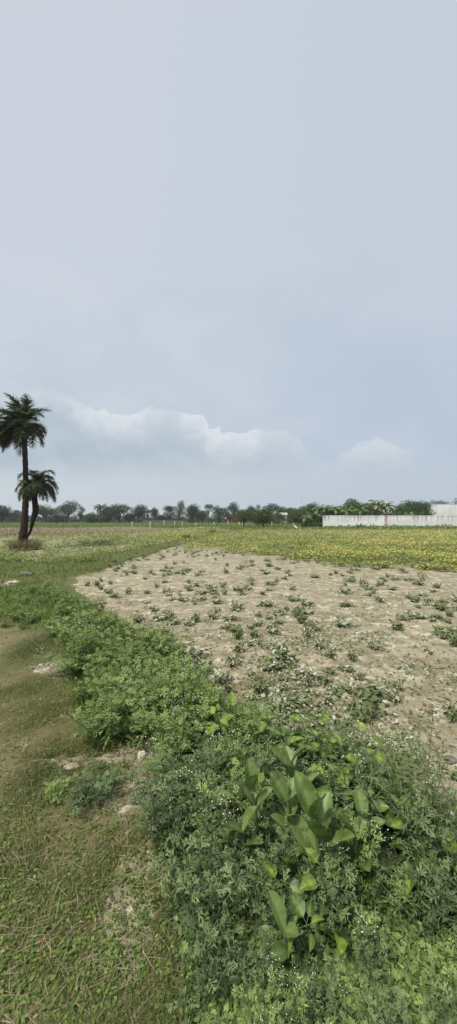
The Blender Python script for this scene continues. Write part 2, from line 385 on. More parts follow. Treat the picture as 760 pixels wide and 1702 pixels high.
def groundmat():
    m, nt, b, out = newmat('farm_soil'); tc = nn(nt, 'ShaderNodeTexCoord'); o = tc.outputs['Object']
    a = nn(nt, 'ShaderNodeAttribute', attribute_name='zone'); s = nn(nt, 'ShaderNodeSeparateColor'); nt.links.new(a.outputs['Color'], s.inputs[0])
    n1 = noise_n(nt, o, .9, 7, .65, .4); n2 = noise_n(nt, vscale(nt, o, (4.6, 6.4, 5)), 1, 9, .7, .9); n3 = noise_n(nt, o, 38, 5, .7)
    n4 = noise_n(nt, vscale(nt, o, (1, 1.8, 1)), 2.2, 5, .6, .8)
    # bare silt: pale dry crust over browner soil, with specks
    sand = mix(nt, (.215, .185, .115), (.33, .295, .20), sstep(nt, n4, .35, .62))
    sand = mix(nt, sand, (.62, .575, .45), mth(nt, 'MULTIPLY', sstep(nt, n2, .50, .66), .85))
    sand = mix(nt, sand, (.17, .145, .09), mth(nt, 'MULTIPLY', sstep(nt, noise_n(nt, vscale(nt, o, (1.6, 3.2, 1)), 1.6, 7, .7, 1.2), .5, .66), .55))
    sand = mix(nt, sand, (.15, .12, .075), mth(nt, 'MULTIPLY', sstep(nt, n3, .58, .72), .6))
    sand = mix(nt, sand, (.58, .53, .43), mth(nt, 'MULTIPLY', sstep(nt, noise_n(nt, o, 55, 3), .63, .72), .6))
    lawn = mix(nt, (.20, .175, .095), (.11, .115, .05), sstep(nt, n1, .38, .6))
    lawn = mix(nt, lawn, (.30, .25, .16), mth(nt, 'MULTIPLY', sstep(nt, n2, .55, .72), .5))
    green = mix(nt, (.075, .09, .03), (.12, .135, .05), sstep(nt, n1, .35, .65))
    dry = mix(nt, (.17, .15, .085), (.25, .215, .13), sstep(nt, n1, .35, .65))
    cropc = mix(nt, (.16, .16, .07), (.36, .33, .20), sstep(nt, n4, .38, .62))
    col = mix(nt, lawn, cropc, sstep(nt, a.outputs['Alpha'], .3, .7))
    edge = mth(nt, 'MULTIPLY', mth(nt, 'SUBTRACT', n2, .5), 1.2)
    col = mix(nt, col, green, mth(nt, 'MULTIPLY', sstep(nt, mth(nt, 'ADD', s.outputs[1], edge), .3, .7), .8))
    col = mix(nt, col, dry, sstep(nt, s.outputs[2], .35, .65))
    col = mix(nt, col, sand, sstep(nt, mth(nt, 'ADD', s.outputs[0], edge), .3, .7))
    nt.links.new(col, b.inputs['Base Color']); b.inputs['Roughness'].default_value = .95; b.inputs['Specular IOR Level'].default_value = .1
    bp = nn(nt, 'ShaderNodeBump'); bp.inputs['Strength'].default_value = .9; bp.inputs['Distance'].default_value = .02
    hsum = mth(nt, 'ADD', n2, mth(nt, 'MULTIPLY', n3, .5)); nt.links.new(hsum, bp.inputs['Height']); nt.links.new(bp.outputs[0], b.inputs['Normal'])
    return m
ground = build_ground()
from mathutils.bvhtree import BVHTree
_gv = ground.data
bvh = BVHTree.FromPolygons([v.co[:] for v in _gv.vertices], [tuple(p.vertices) for p in _gv.polygons])
def gz(x, y):
    h = bvh.ray_cast(Vector((x, y, 5)), Vector((0, 0, -1)))
    return h[0].z if h[0] is not None else 0.0
def gzs(x, y): return np.array([gz(float(a), float(b)) for a, b in zip(x, y)])

# pale dirt road seen edge-on beyond the fields
def strip(name, pl, wl, dz, mat, label):
    mb = MB(); V = []
    for (px, py), w in zip(pl, wl):
        p = at(px, py); V += [(p[0], p[1] - w / 2, dz), (p[0], p[1] + w / 2, dz)]
    mb.add(V, [(2 * i, 2 * i + 2, 2 * i + 3, 2 * i + 1) for i in range(len(pl) - 1)])
    return tag(mb.build(name, mat), label, kind='structure')
M['road'] = noisemat('pale_dirt', (.42, .38, .31), (.56, .52, .44), .5)
strip('dirt_road', [(296, 878.5), (330, 877.6), (372, 877.2), (400, 877.0)], [3.5, 5, 5, 3], .03, M['road'], 'pale dirt track edge-on beyond the left crop field')

# ------------------------------------------------------------------ ground cover (stuff)
def rand_pix(n, x0, x1, y0, y1, pw=1.0):
    px = rng.uniform(x0, x1, n); py = y0 + (y1 - y0) * rng.random(n) ** pw
    d = (py - CY) / F; t = CAMH / (-(sp - cp * d)); 
    return px, py, (px - CX) / F * t, (cp + sp * d) * t
def scatter_blades(name, label, x, y, length, tint, mat, spread=.6, tmpl=BLADE, width=1.0, cat='grass'):
    n = len(x); z = gzs(x, y) - .004
    az = rng.uniform(0, 2 * math.pi, n); tilt = rng.normal(0, spread, n)
    d = np.stack([np.sin(tilt) * np.cos(az), np.sin(tilt) * np.sin(az), np.abs(np.cos(tilt)) + .15], 1)
    Mx = frames(d, rng.uniform(0, 6.28, n)) * length[:, None, None]
    Mx[:, :, 0] *= np.reshape(width, (-1, 1)) if not np.isscalar(width) else width
    mb = MB(); mb.inst(tmpl[0], tmpl[1], Mx, np.stack([x, y, z], 1), tint)
    return tag(mb.build(name, mat), label, cat, kind='stuff')
# foreground turf, short and half dry
px, py, x, y = [np.concatenate(q) for q in zip(rand_pix(280000, -120, 330, 985, 1760, 1.0), rand_pix(130000, -60, 200, 1000, 1260, 1.0))]
zn = zones(x, y); nzv = np.array([noise.fractal(Vector((a * 1.6, b * 1.6, 0)), 1, 2, 3) for a, b in zip(x, y)])
keep = (~zn['weed']) & (zn['sand'] < rng.uniform(.1, .8, len(x))) & (rng.random(len(x)) < np.clip(.85 + nzv * 1.0, .55, 1))
keep &= ~inpoly(zn['px'], zn['py'], SAND)
x, y, nv = x[keep], y[keep], nzv[keep]
scatter_blades('turf', 'short half-dry turf in the left foreground', x, y, rng.uniform(.012, .033, len(x)) * np.clip(1 + nv * .6, .75, 1.4), np.clip(rng.normal(.58, .3, len(x)) - nv * .6, 0, 1), M['grass'], .95, width=np.clip(.9 + y * .14, 1, 1.8))
px, py, x, y = rand_pix(2600, -120, 300, 1040, 1760, .8)
zn = zones(x, y); k = (~zn['weed']) & ~inpoly(px, py, SAND); x, y = x[k], y[k]; x = np.repeat(x, 5) + rng.normal(0, .012, len(x) * 5); y = np.repeat(y, 5) + rng.normal(0, .012, len(y) * 5); n = len(x)
mb = MB(); az = rng.uniform(0, 6.28, n); d = np.stack([np.cos(az), np.sin(az), rng.uniform(0, .6, n)], 1)
mb.inst(OVAL2[0], OVAL2[1], frames(d, rng.normal(0, .4, n)) * rng.uniform(.008, .02, n)[:, None, None], np.stack([x, y, gzs(x, y) + rng.uniform(.003, .02, n)], 1), np.clip(rng.normal(.35, .25, n), 0, 1))
tag(mb.build('turf_clover', M['lush']), 'tiny round-leaved plants creeping through the turf', 'ground cover', kind='stuff')
px, py, x, y = rand_pix(2600, -120, 300, 1040, 1760, .8)
zn = zones(x, y); k = (~zn['weed']); x, y = x[k], y[k]; n = len(x); az = rng.uniform(0, 6.28, n); d = np.stack([np.cos(az), np.sin(az), rng.normal(.05, .12, n)], 1)
mb = MB(); Mx = frames(d, rng.normal(0, .4, n)) * rng.uniform(.03, .11, n)[:, None, None]; Mx[:, :, 0] *= .45
mb.inst(BLADE[0] * [1, 1, .15], BLADE[1], Mx, np.stack([x, y, gzs(x, y) + .015], 1), rng.uniform(.5, 1, n))
tag(mb.build('turf_straw', M['dry']), 'broken dry stalks lying in the turf', 'straw', kind='stuff')
px, py, x, y = rand_pix(16000, 250, 900, 1200, 1800, .8)
k = inpoly(px, py, WEED); x, y = x[k], y[k]; x = np.repeat(x, 5) + rng.normal(0, .02, len(x) * 5); y = np.repeat(y, 5) + rng.normal(0, .02, len(y) * 5); n = len(x)
mb = MB(); az = rng.uniform(0, 6.28, n); d = np.stack([np.cos(az), np.sin(az), rng.uniform(-.1, .7, n)], 1)
mb.inst(OVAL2[0], OVAL2[1], frames(d, rng.normal(0, .5, n)) * rng.uniform(.012, .034, n)[:, None, None], np.stack([x, y, gzs(x, y) + rng.uniform(.003, .05, n)], 1), np.clip(rng.normal(.35, .25, n), 0, 1))
tag(mb.build('undergrowth', M['weed']), 'small creeping leaves covering the soil under the foreground weeds', 'ground cover', kind='stuff')
# lush grass in the weed band and along the bund
px, py, x, y = rand_pix(90000, -60, 420, 876, 1260, .75)
zn = zones(x, y)
jx = px + rng.normal(0, 16, len(px)); jy = py + rng.normal(0, .05, len(px)) * (py - 862)
keep = (inpoly(jx, jy, WEED) | (zn['bund'] > 0) | (np.abs(jy - interp(jx, BUND)) < interp(jx, BUNDW) * 1.1)) & (y < 45) & ~((zn['sand'] > .5) & (rng.random(len(px)) < .8))
inner = inpoly(px - 22, py, WEED) & inpoly(px + 22, py, WEED) | (zn['bund'] > 0); ln = np.where(inner, 1.0, .55)[keep]
x, y = x[keep], y[keep]
scatter_blades('bund_grass', 'lush green grass along the low field bund', x, y, rng.uniform(.05, .17, len(x)) * ln * np.clip(.9 + y * .012, .9, 1.4), np.clip(rng.normal(.45, .2, len(x)), 0, 1), M['lush'], .5, width=np.clip(.8 + y * .16, 1, 3.5))
# grass strip beyond the crop, at foot of the wall and under the trees
px, py, x, y = rand_pix(26000, -60, 820, 869, 880.5, 1)
zn = zones(x, y); keep = (zn['dry'] < .5); x, y = x[keep], y[keep]
scatter_blades('verge_grass', 'rough grass verge between the crop and the far trees', x, y, rng.uniform(.15, .4, len(x)) , np.clip(rng.normal(.4, .22, len(x)), 0, 1), M['lush'], .5, width=6)

# dense crop canopy (beyond count)
def crop_canopy():
    px, py, x, y = rand_pix(66000, -30, 800, 879.5, 972, 1.0)
    zn = zones(x, y)
    up_ = interp(px, [(330, 912), (450, 925), (540, 938), (640, 945), (760, 950), (1500, 965), (9000, 1000)])
    nb = np.array([noise.fractal(Vector((a * .9, b * .9, 12)), 1, 2, 3) for a, b in zip(x, y)])
    soft = np.clip((up_ + 3 + nb * 16 - py) / 12, 0, 1) ** 1.4 * (px > 300) * (py > interp(px, BUND) + 1)
    nz = np.array([noise.fractal(Vector((a * .55, b * .4, 2)), 1, 2, 3) for a, b in zip(x, y)])
    pc = np.maximum(zn['crop'], (soft > 0) & (py > up_ - 14)) * soft * np.clip(.85 + nz * .9, .25, 1) + zn['left'] * np.clip(.30 + (900 - py) * .02 + nz * .8 + (px - 150) / 500, .15, 1)
    k = rng.random(len(x)) < pc
    x, y, nz = x[k], y[k], nz[k]; yel = np.maximum(zn['yel'], .5 * (soft > 0))[k]; n = len(x); g = gzs(x, y)
    mb = MB(); L = 5
    X = np.repeat(x, L); Y = np.repeat(y, L); G = np.repeat(g, L); N = n * L
    sz = rng.uniform(.05, .09, N) * np.clip(.75 + Y * .028, 1, 2.2)
    az = rng.uniform(0, 2 * math.pi, N); r = rng.uniform(0, .11, N)
    hgt = rng.uniform(.03, .16, N) * (1 + .4 * np.repeat(nz, L))
    d = np.stack([np.cos(az), np.sin(az), rng.uniform(-.2, .9, N)], 1)
    rowf = .5 + .5 * np.sin(Y * 2 * math.pi / 1.9 + .5 * np.sin(X * .5))
    t = np.clip(rng.normal(.32, .18, N) + (rng.random(N) < np.repeat(yel * (.62 + nz * 1.2), L)) * rng.uniform(.3, .7, N), 0, 1)
    T = np.stack([X + np.cos(az) * r, Y + np.sin(az) * r, G + np.maximum(hgt, .01)], 1)
    mb.inst(OVAL2[0], OVAL2[1], frames(d, rng.normal(0, .4, N)) * sz[:, None, None], T, t)
    return tag(mb.build('crop_canopy', M['cropfield']), 'yellowing low crop covering the far half of the field', 'crop', kind='stuff')
crop_canopy()
# straw, clods and dead leaves lying on the bare soil
def litter():
    px, py, x, y = rand_pix(34000, -60, 830, 915, 1760, .8)
    zn = zones(x, y); k = (zn['sand'] > .4) | (rng.random(len(x)) < .04); x, y = x[k], y[k]; k = rng.random(len(x)) < np.clip((y / 3.2) ** 1.3, .12, 1); x, y = x[k], y[k]
    n = len(x); g = gzs(x, y)
    mb = MB(); az = rng.uniform(0, 6.28, n); d = np.stack([np.cos(az), np.sin(az), rng.normal(0, .15, n)], 1)
    sz = rng.uniform(.012, .045, n); Mx = frames(d, rng.normal(0, .5, n)) * sz[:, None, None]
    sz = sz * np.clip(y / 3, .35, 1); Mx = Mx * np.clip(y / 3, .35, 1)[:, None, None]; a = rng.random(n) < .6
    mb.inst(DIAQ[0], DIAQ[1], Mx[a], np.stack([x, y, g + .006], 1)[a], rng.random(a.sum()))
    Mb = Mx[~a].copy(); Mb[:, :, 1] *= 3.5
    b = ~a; mb.inst(BLADE[0] * [1, 1, .1], BLADE[1], Mb, np.stack([x, y, g + .008], 1)[b], rng.random(b.sum()))
    # clods
    oct_v = np.array([(1, 0, 0), (0, 1, 0), (-1, 0, 0), (0, -1, 0), (0, 0, .7), (0, 0, -.5)]); oct_f = np.array([(0, 1, 4), (1, 2, 4), (2, 3, 4), (3, 0, 4), (1, 0, 5), (2, 1, 5), (3, 2, 5), (0, 3, 5)])
    cand = np.nonzero((y > 2.6) & inpoly(*topix(x, y), SAND))[0]; c = rng.choice(cand, 2600); nc = len(c); Mc = frames(norm(rng.normal(size=(nc, 3)))) * (rng.uniform(.003, .014, nc) * (rng.random(nc) ** 1.5 + .6))[:, None, None]
    mb.inst(oct_v, oct_f, Mc, np.stack([x[c] + .02, y[c] + .02, g[c] + .004], 1), rng.uniform(.5, 1, nc), 0)
    return tag(mb.build('soil_litter', M['dry']), 'straw, crumbs and dead leaves lying on the bare soil', 'litter', kind='stuff')
litter()
px, py, x, y = rand_pix(15000, -60, 830, 915, 1500, .9)
zn = zones(x, y); cn = np.array([noise.fractal(Vector((a * 1.1, b * 1.1, 9)), 1, 2, 3) for a, b in zip(x, y)])
k = inpoly(px, py, SAND) & (zn['sand'] > .5) & (rng.random(len(x)) < np.clip(.2 + cn * 1.4, .04, 1)) & (y > 2); x, y = x[k], y[k]
x = np.repeat(x, 6) + rng.normal(0, .02, len(x) * 6); y = np.repeat(y, 6) + rng.normal(0, .02, len(y) * 6); n = len(x)
mb = MB(); az = rng.uniform(0, 6.28, n); d = np.stack([np.cos(az), np.sin(az), rng.uniform(0, .9, n)], 1)
mb.inst(OVAL2[0], OVAL2[1], frames(d, rng.normal(0, .5, n)) * (rng.uniform(.014, .04, n))[:, None, None], np.stack([x, y, gzs(x, y) + rng.uniform(0, .025, n)], 1), np.clip(rng.normal(.4, .3, n), 0, 1))
tag(mb.build('seedlings', M['crop']), 'tiny sprouts scattered between the crop plants on the bare soil', 'seedlings', kind='stuff')
px, py, x, y = rand_pix(9000, -60, 320, 877, 896, 1)
zn = zones(x, y); k = zn['dry'] > .5; x, y = x[k], y[k]
scatter_blades('stubble', 'dry grass stubble on the fallow strip behind the left field', x, y, rng.uniform(.08, .22, len(x)), rng.random(len(x)), M['dry'], .6, width=5)

# ------------------------------------------------------------------ plant prototypes
def put_leaves(mb, base, d, size, tmpl, tint, mat=0, roll=.4):
    base = np.array(base); n = len(base)
    if n == 0: return
    Mx = frames(np.array(d), rng.normal(0, roll, n)) * np.array(size)[:, None, None]
    mb.inst(tmpl[0], tmpl[1], Mx, base, np.array(tint), mat, True)
    if len(tmpl) > 2: mb.t[-1] = np.clip(mb.t[-1] + np.tile(tmpl[2], n), 0, 1)
def stem_path(az, lean, L, k=6, curve=.3, b0=(0, 0, 0)):
    t = np.linspace(0, 1, k); a = lean + curve * t
    seg = L / (k - 1); p = [np.array(b0, float)]
    for i in range(1, k):
        p.append(p[-1] + seg * np.array([math.sin(a[i]) * math.cos(az), math.sin(a[i]) * math.sin(az), math.cos(a[i])]))
    return np.array(p)
def feather_weed(name, h=.42, nst=9, flowers=True, mat='weed', label=None, cat=None):
    root = empty(name, (0, 0, 0)); sm = MB(); lf = MB(); B, D, S, T = [], [], [], []; tips = []
    for i in range(nst):
        az = i * 2.4 + random.uniform(-.4, .4); lean = random.uniform(.1, .85) if i else .05
        L = h * random.uniform(.7, 1.1); p = stem_path(az, lean, L, 6, random.uniform(-.35, .2), (math.cos(az) * .03, math.sin(az) * .03, -.02))
        tube(sm, p, np.linspace(.005, .002, 6), 4, random.random()); tips.append(p[-1])
        nl = 19
        for j in range(nl):
            t = .12 + .88 * j / nl; q = p[0] + (0) ; ii = t * 5; a = int(min(ii, 4)); q = p[a] + (p[a + 1] - p[a]) * (ii - a)
            la = az + j * 2.4; el = random.uniform(.05, .9); dd = (math.cos(la) * math.cos(el), math.sin(la) * math.cos(el), math.sin(el))
            B.append(q); D.append(dd); S.append(h * random.uniform(.17, .28) * (1.15 - .45 * t)); T.append(min(1, max(0, .1 + .6 * t + random.gauss(0, .2))))  # young tips paler; lit tops over shaded gaps also put into the tint
    for q in range(6): put_leaves(lf, B[q::6], D[q::6], S[q::6], LOBES[q], T[q::6], 0, .55)
    st = sm.build('stem', M['stem'], root); fo = lf.build('foliage', M[mat], root)
    if flowers:
        for tp in random.sample(tips, min(4, len(tips))):
            fm = MB(); c = tp + np.array([0, 0, .03]); 
            for k in range(9):
                q = c + np.array([random.gauss(0, .03), random.gauss(0, .03), random.uniform(.0, .05)]); tube(fm, [tp, (tp + q) / 2 + [0, 0, .006], q], .0011, 3, .5, 1)
                r = .0034; V = np.array([(1, 0, 0), (0, 1, 0), (-1, 0, 0), (0, -1, 0), (0, 0, 1), (0, 0, -1)]) * r + q
                fm.add(V, [(0, 1, 4), (1, 2, 4), (2, 3, 4), (3, 0, 4), (1, 0, 5), (2, 1, 5), (3, 2, 5), (0, 3, 5)], .5, 0)
            fm.build('flower_cluster', [M['flower'], M['stem']], root)
    return root
def milkweed(name, h=.45, pairs=5, leaf=.19, splay=.55):
    root = empty(name, (0, 0, 0)); sm = MB(); p = stem_path(random.uniform(0, 6), .1, h * .8, 6, .1, (0, 0, -.02)); tube(sm, p, np.linspace(.012, .006, 6), 6, .5)
    sm.build('stem', M['stem'], root)
    for j in range(pairs):
        t = .25 + .75 * j / (pairs - 1)
        for s in (0, 1):
            az = j * 1.45 + s * math.pi + random.uniform(-.25, .25); el = (.25 + .95 * t) * (1.1 - splay) + random.uniform(-.1, .25) + .25
            ii = t * 5; a = int(min(ii, 4)); q = p[a] + (p[a + 1] - p[a]) * (ii - a)
            lm = MB(); el = min(el, 1.35)
            put_leaves(lm, [q], [(math.cos(az) * math.cos(el), math.sin(az) * math.cos(el), math.sin(el))], [leaf * random.uniform(.8, 1.15) * (1.1 - .25 * t)], OVALHI, [random.uniform(.3, .8)], 0, .35)
            o = lm.build('leaf', M['milk'], root)
    return root
def broad_weed(name, h=.4, nst=5, leaf=.09, tint=.4, mat='broad'):
    leaf *= .78; tint *= .75
    root = empty(name, (0, 0, 0)); sm = MB(); lf = MB(); B, D, S, T = [], [], [], []
    for i in range(nst):
        az = i * 2.4 + random.uniform(-.5, .5); p = stem_path(az, random.uniform(.1, .6), h * random.uniform(.75, 1.15), 6, random.uniform(0, .5), (0, 0, -.02))
        tube(sm, p, np.linspace(.005, .002, 6), 4, .5)
        for j in range(9):
            t = .25 + .75 * j / 8; ii = t * 5; a = int(min(ii, 4)); q = p[a] + (p[a + 1] - p[a]) * (ii - a)
            la = az + j * 2.6; el = random.uniform(-.35, .6) + (.5 if j == 8 else 0); el2 = .5
            q2 = q + np.array([math.cos(la), math.sin(la), .35]) * leaf * .35; tube(sm, [q, q2], .0014, 3, .5, 0, False)
            B.append(q2); D.append((math.cos(la) * math.cos(el), math.sin(la) * math.cos(el), math.sin(el))); S.append(leaf * random.uniform(.65, 1.25)); T.append(min(1, max(0, tint + random.gauss(0, .14) + .3 * (t > .9))))
    put_leaves(lf, B, D, S, HEART, T, 0, .5)
    sm.build('stem', M['stem'], root); lf.build('foliage', M[mat], root); return root
def wispy(name, h=.6, nst=6):
    root = empty(name, (0, 0, 0)); sm = MB(); lf = MB(); B, D, S, T = [], [], [], []
    for i in range(nst):
        az = random.uniform(0, 6.28); p = stem_path(az, random.uniform(.05, .4), h * random.uniform(.7, 1.1), 8, random.uniform(-.1, .45), (0, 0, -.02))
        tube(sm, p, np.linspace(.0035, .0012, 8), 4, .5)
        for j in range(34):
            t = .15 + .85 * j / 33; ii = t * 7; a = int(min(ii, 6)); q = p[a] + (p[a + 1] - p[a]) * (ii - a); la = j * 2.4; el = random.uniform(.1, 1.0)
            dv = np.array([math.cos(la) * math.cos(el), math.sin(la) * math.cos(el), math.sin(el)]); L = random.uniform(.04, .085)
            B.append(q); D.append(dv); S.append(L); T.append(random.uniform(.2, .9))
            if j % 3 == 0:
                tube(sm, [q, q + dv * L * 1.6], .0009, 3, .5, 0, False)
                for k in range(5): B.append(q + dv * L * (.4 + .25 * k)); D.append(dv + np.array([random.gauss(0, .6), random.gauss(0, .6), .2])); S.append(L * .6); T.append(random.uniform(.3, 1))
    put_leaves(lf, B, D, S, THIN, T, 0, .8)
    sm.build('stem', M['stem'], root); lf.build('foliage', M['herb'], root); return root
def crop_plant(name, r=.14, nst=7, pale=.25, mat='crop'):
    root = empty(name, (0, 0, 0)); sm = MB(); lf = MB(); B, D, S, T = [], [], [], []
    for i in range(nst):
        az = i * 2.4 + random.uniform(-.5, .5); p = stem_path(az, random.uniform(.3, 1.15), r * random.uniform(.6, 1.15), 5, random.uniform(0, .35), (0, 0, -.01))
        tube(sm, p, np.linspace(.0028, .0014, 5), 3, .5)
        for j in range(4):
            q = p[1 + j]; 
            for k in range(3):
                la = az + (k - 1) * 1.5 + random.uniform(-.5, .5) + j * .9; el = random.uniform(-.5, .75)
                B.append(q + np.array([math.cos(la), math.sin(la), .3]) * .008); D.append((math.cos(la) * math.cos(el), math.sin(la) * math.cos(el), math.sin(el))); S.append(random.uniform(.028, .052))
                T.append(random.uniform(.75, 1) if random.random() < pale else random.uniform(0, .5))
    put_leaves(lf, B, D, S, OVAL, T, 0, .7)
    sm.build('stem', M['stem'], root); lf.build('foliage', M[mat], root); return root

def place(proto, used, px, py, z=0.0, rz=None, s=1.0, label=None, cat=None, group=None, xy=None, sz=None):
    o = proto if id(proto) not in used else copy_tree(proto)
    used.add(id(proto))
    p = at(px, py, z) if xy is None else xy
    o.location = (p[0], p[1], gz(p[0], p[1])); o.rotation_euler = (0, 0, random.uniform(0, 6.28) if rz is None else rz)
    o.scale = (s, s, s if sz is None else sz)
    if label: tag(o, label, cat, group)
    return o
used = set()

# dusty crop plants on the bare half of the field
protos = [crop_plant('crop_plant', random.uniform(.09, .18), random.choice([4, 6, 8, 11]), random.choice([.15, .3, .45])) for _ in range(8)]
pts = []
tries = 0
while len(pts) < 296 and tries < 60000:
    tries += 1
    px = random.uniform(100, 800); py = 912 + (1420 - 912) * random.random() ** 1.9
    if not inpoly(np.array([px]), np.array([py]), SAND)[0]: continue
    p = at(px, py); cl = noise.noise(Vector((p[0] * .8, p[1] * .8, 5)))
    if cl < -.05 and random.random() < .85: continue
    dmin = .15 if cl > .1 else .32
    if p[1] > 6: dmin *= 1.15
    if all((p[0] - q[0]) ** 2 + (p[1] - q[1]) ** 2 > dmin ** 2 for q in pts): pts.append(p)
for i, p in enumerate(pts):
    place(protos[i % 8], used, 0, 0, s=.55 + .95 * random.random() ** 1.2, xy=p, label='small dusty green crop plant growing on the bare sandy half of the field', cat='crop plant', group='crop plants on the bare sandy soil', sz=random.uniform(.6, 1.4))
print('crop plants', len(pts))
dk = crop_plant('dark_bush', .2, 16, .05); dkp = at(500, 1040)
dk.location = (dkp[0], dkp[1], gz(dkp[0], dkp[1])); dk.scale = (.75, .75, 1.15); tag(dk, 'darkest and fullest green seedling bush standing alone amid the bare sandy field', 'bush')

# feathery weeds of the band
G1 = 'feathery weeds along the field edge'
L1 = 'leafy feathery green weed bush in the band beside the bare field'
fw = [feather_weed('feathery_weed', random.uniform(.36, .44), 9, i in (0, 2)) for i in range(6)]
fg = [feather_weed('feathery_weed', random.uniform(.36, .44), 10, i == 0, 'weedg') for i in range(4)]
lw = [broad_weed('leafy_weed', .32, 9, .046, .35) for _ in range(3)]
wp = []; tries = 0
while tries < 26000 and len(wp) < 285:
    tries += 1
    px = random.uniform(-40, 900); py = 962 + (1800 - 962) * random.random() ** 1.3
    if not inpoly(np.array([px]), np.array([py]), WEED)[0]: continue
    if px < 105 and py < 1035 and random.random() < .5: continue
    p = at(px, py, .17)
    if p[1] < .62: continue
    bx, by = topix(p[0], p[1], 0)
    if not inpoly(np.array([bx + 6]), np.array([by - 18]), WEED)[0] or not inpoly(np.array([bx - 18]), np.array([by - 14]), WEED)[0]: continue
    if 205 < px < 275 and 1225 < py < 1300: continue
    dmin = (.145 if px > 262 and py > 1150 else .18) if p[1] < 4 else .25
    if all((p[0] - q[0]) ** 2 + (p[1] - q[1]) ** 2 > dmin ** 2 for q in wp): wp.append((p[0], p[1], px, py))
for i, (a, b, px, py) in enumerate(wp):
    near = px > 262 and py > 1240
    pr = random.choice(fg if (near and random.random() < .75) else fw)
    s = random.uniform(.6, 1.0)
    if b > 4.5: s *= .8
    if px < 110: s *= .7
    if py > 1480: s *= .62
    if 380 < px < 640 and py > 1200: s *= .8
    if py < 1240 and px > 330: s *= .7
    fl = 'bearing tiny white flowers' if any(c.name.startswith('flower') for c in KIDS.get(pr.name, [])) else ''
    if fl: lab, gr = 'feathery green weed bush with tiny white flower heads beside the bare field', 'white flowered feathery weeds'
    elif pr in fg: lab, gr = 'grey-green feathery weed bush in the dense foreground weeds', 'grey-green feathery weeds'
    else: lab, gr = L1, G1
    if not near and random.random() < .13:
        pr = random.choice(lw); lab, gr = 'plain-leaved green weed bush mixed into the feathery weed band', 'plain-leaved weeds in the band'
    place(pr, used, 0, 0, s=s, xy=(a, b), label=lab, cat='weed', group=gr)
print('weeds', len(wp))
o = copy_tree(fg[1]); p = at(155, 1312, .05); o.location = (p[0], p[1], gz(p[0], p[1])); o.scale = (.62, .62, .35); tag(o, 'low blue-grey feathery weed rosette alone on the turf beside the sandy patch', 'weed'); 
if 'group' in o: del o['group']
o = copy_tree(fw[1]); p = at(95, 1318, .03); o.location = (p[0], p[1], gz(p[0], p[1])); o.scale = (.35, .35, .25); tag(o, 'small yellowish-green weed in the turf left of the blue-grey rosette', 'weed')
if 'group' in o: del o['group']

# broad leaved plants in the foreground clump
def mw(px, py, z, h, leaf, label, s=1, rz=None, pairs=5, splay=.55):
    o = milkweed('milkweed', h, pairs, leaf, splay); p = at(px, py, z)
    o.location = (p[0], p[1], gz(p[0], p[1])); o.rotation_euler = (0, 0, random.uniform(0, 6) if rz is None else rz); tag(o, label, 'plant')
mw(436, 1308, .31, .40, .15, 'tall milkweed with broad grey-green leaves left of its larger neighbour in the foreground', pairs=4, splay=.25, rz=.3)
mw(540, 1358, .31, .41, .175, 'largest milkweed with upright oval leaves at the centre of the foreground', pairs=4, splay=.3, rz=1.1)
mw(500, 1275, .28, .38, .14, 'dark-leaved milkweed half hidden behind the two large foreground milkweeds', pairs=4, rz=2.0)
mw(410, 1370, .2, .26, .12, 'short milkweed with rounded leaves at the left front of the foreground clump', pairs=3, rz=.8)
mw(600, 1420, .2, .30, .13, 'broad-leaved milkweed right of the largest one at the very front', pairs=3, rz=.4)
mw(480, 1530, .18, .24, .11, 'small milkweed nearest the viewer at the bottom of the weeds', pairs=3, rz=2.4)
mw(492, 1345, .26, .34, .15, 'middle milkweed squeezed between the two tall foreground milkweeds', pairs=4, splay=.5, rz=1.7)
mw(585, 1362, .26, .34, .15, 'milkweed leaning toward the bare soil just right of the largest one', pairs=4, splay=.5, rz=.2)
def bw(px, py, z, h, leaf, tint, label, nst=5):
    h *= .85; z *= .85; leaf *= .92
    o = broad_weed('broadleaf_weed', h, nst, leaf, tint); p = at(px, py, z)
    o.location = (p[0], p[1], gz(p[0], p[1])); o.rotation_euler = (0, 0, random.uniform(0, 6)); tag(o, label, 'weed')
bw(480, 1222, .25, .38, .10, .55, 'bright green heart-leaved weed behind the milkweeds at the edge of the bare soil')
bw(583, 1262, .25, .38, .10, .45, 'heart-leaved weed with yellow-green tips to the right of the milkweeds', 6)
bw(545, 1270, .22, .34, .09, .62, 'yellow-green heart-leaved weed just behind the largest milkweed')
bw(362, 1185, .22, .36, .11, .6, 'lime-green broad-leaved weed at the corner where the bare field begins')
bw(345, 1225, .2, .34, .10, .4, 'dark green broad-leaved weed just left of the flowering weeds')
bw(600, 1325, .2, .36, .11, .2, 'dark green heart-leaved weed in front of the yellow-tipped one', 6)
bw(650, 1345, .15, .32, .10, .25, 'low dark heart-leaved weed spreading below the wispy herbs', 6)
bw(525, 1225, .2, .3, .09, .35, 'small heart-leaved weed on the bare-soil side of the clump')
bw(690, 1440, .12, .28, .09, .3, 'low heart-leaved weed at the bottom right of the clump')
bw(520, 1500, .12, .28, .09, .35, 'low heart-leaved weed among the nearest feathery weeds')
bw(385, 1290, .2, .3, .08, .85, 'yellowish broad-leaved sprig among the grey-green feathery weeds', 3)
def wi(px, py, z, h, label, nst=6):
    o = wispy('wispy_herb', h, nst); p = at(px, py, z); o.location = (p[0], p[1], gz(p[0], p[1])); tag(o, label, 'herb')
wi(640, 1290, .3, .55, 'wispy thin-stemmed herb leaning over the bare soil, leftmost of three', 5)
wi(700, 1330, .25, .6, 'tall wispy herb with fine leaves, in the middle of three at the lower right', 7)
wi(735, 1400, .2, .5, 'short wispy herb at the right edge of the foreground weeds', 5)
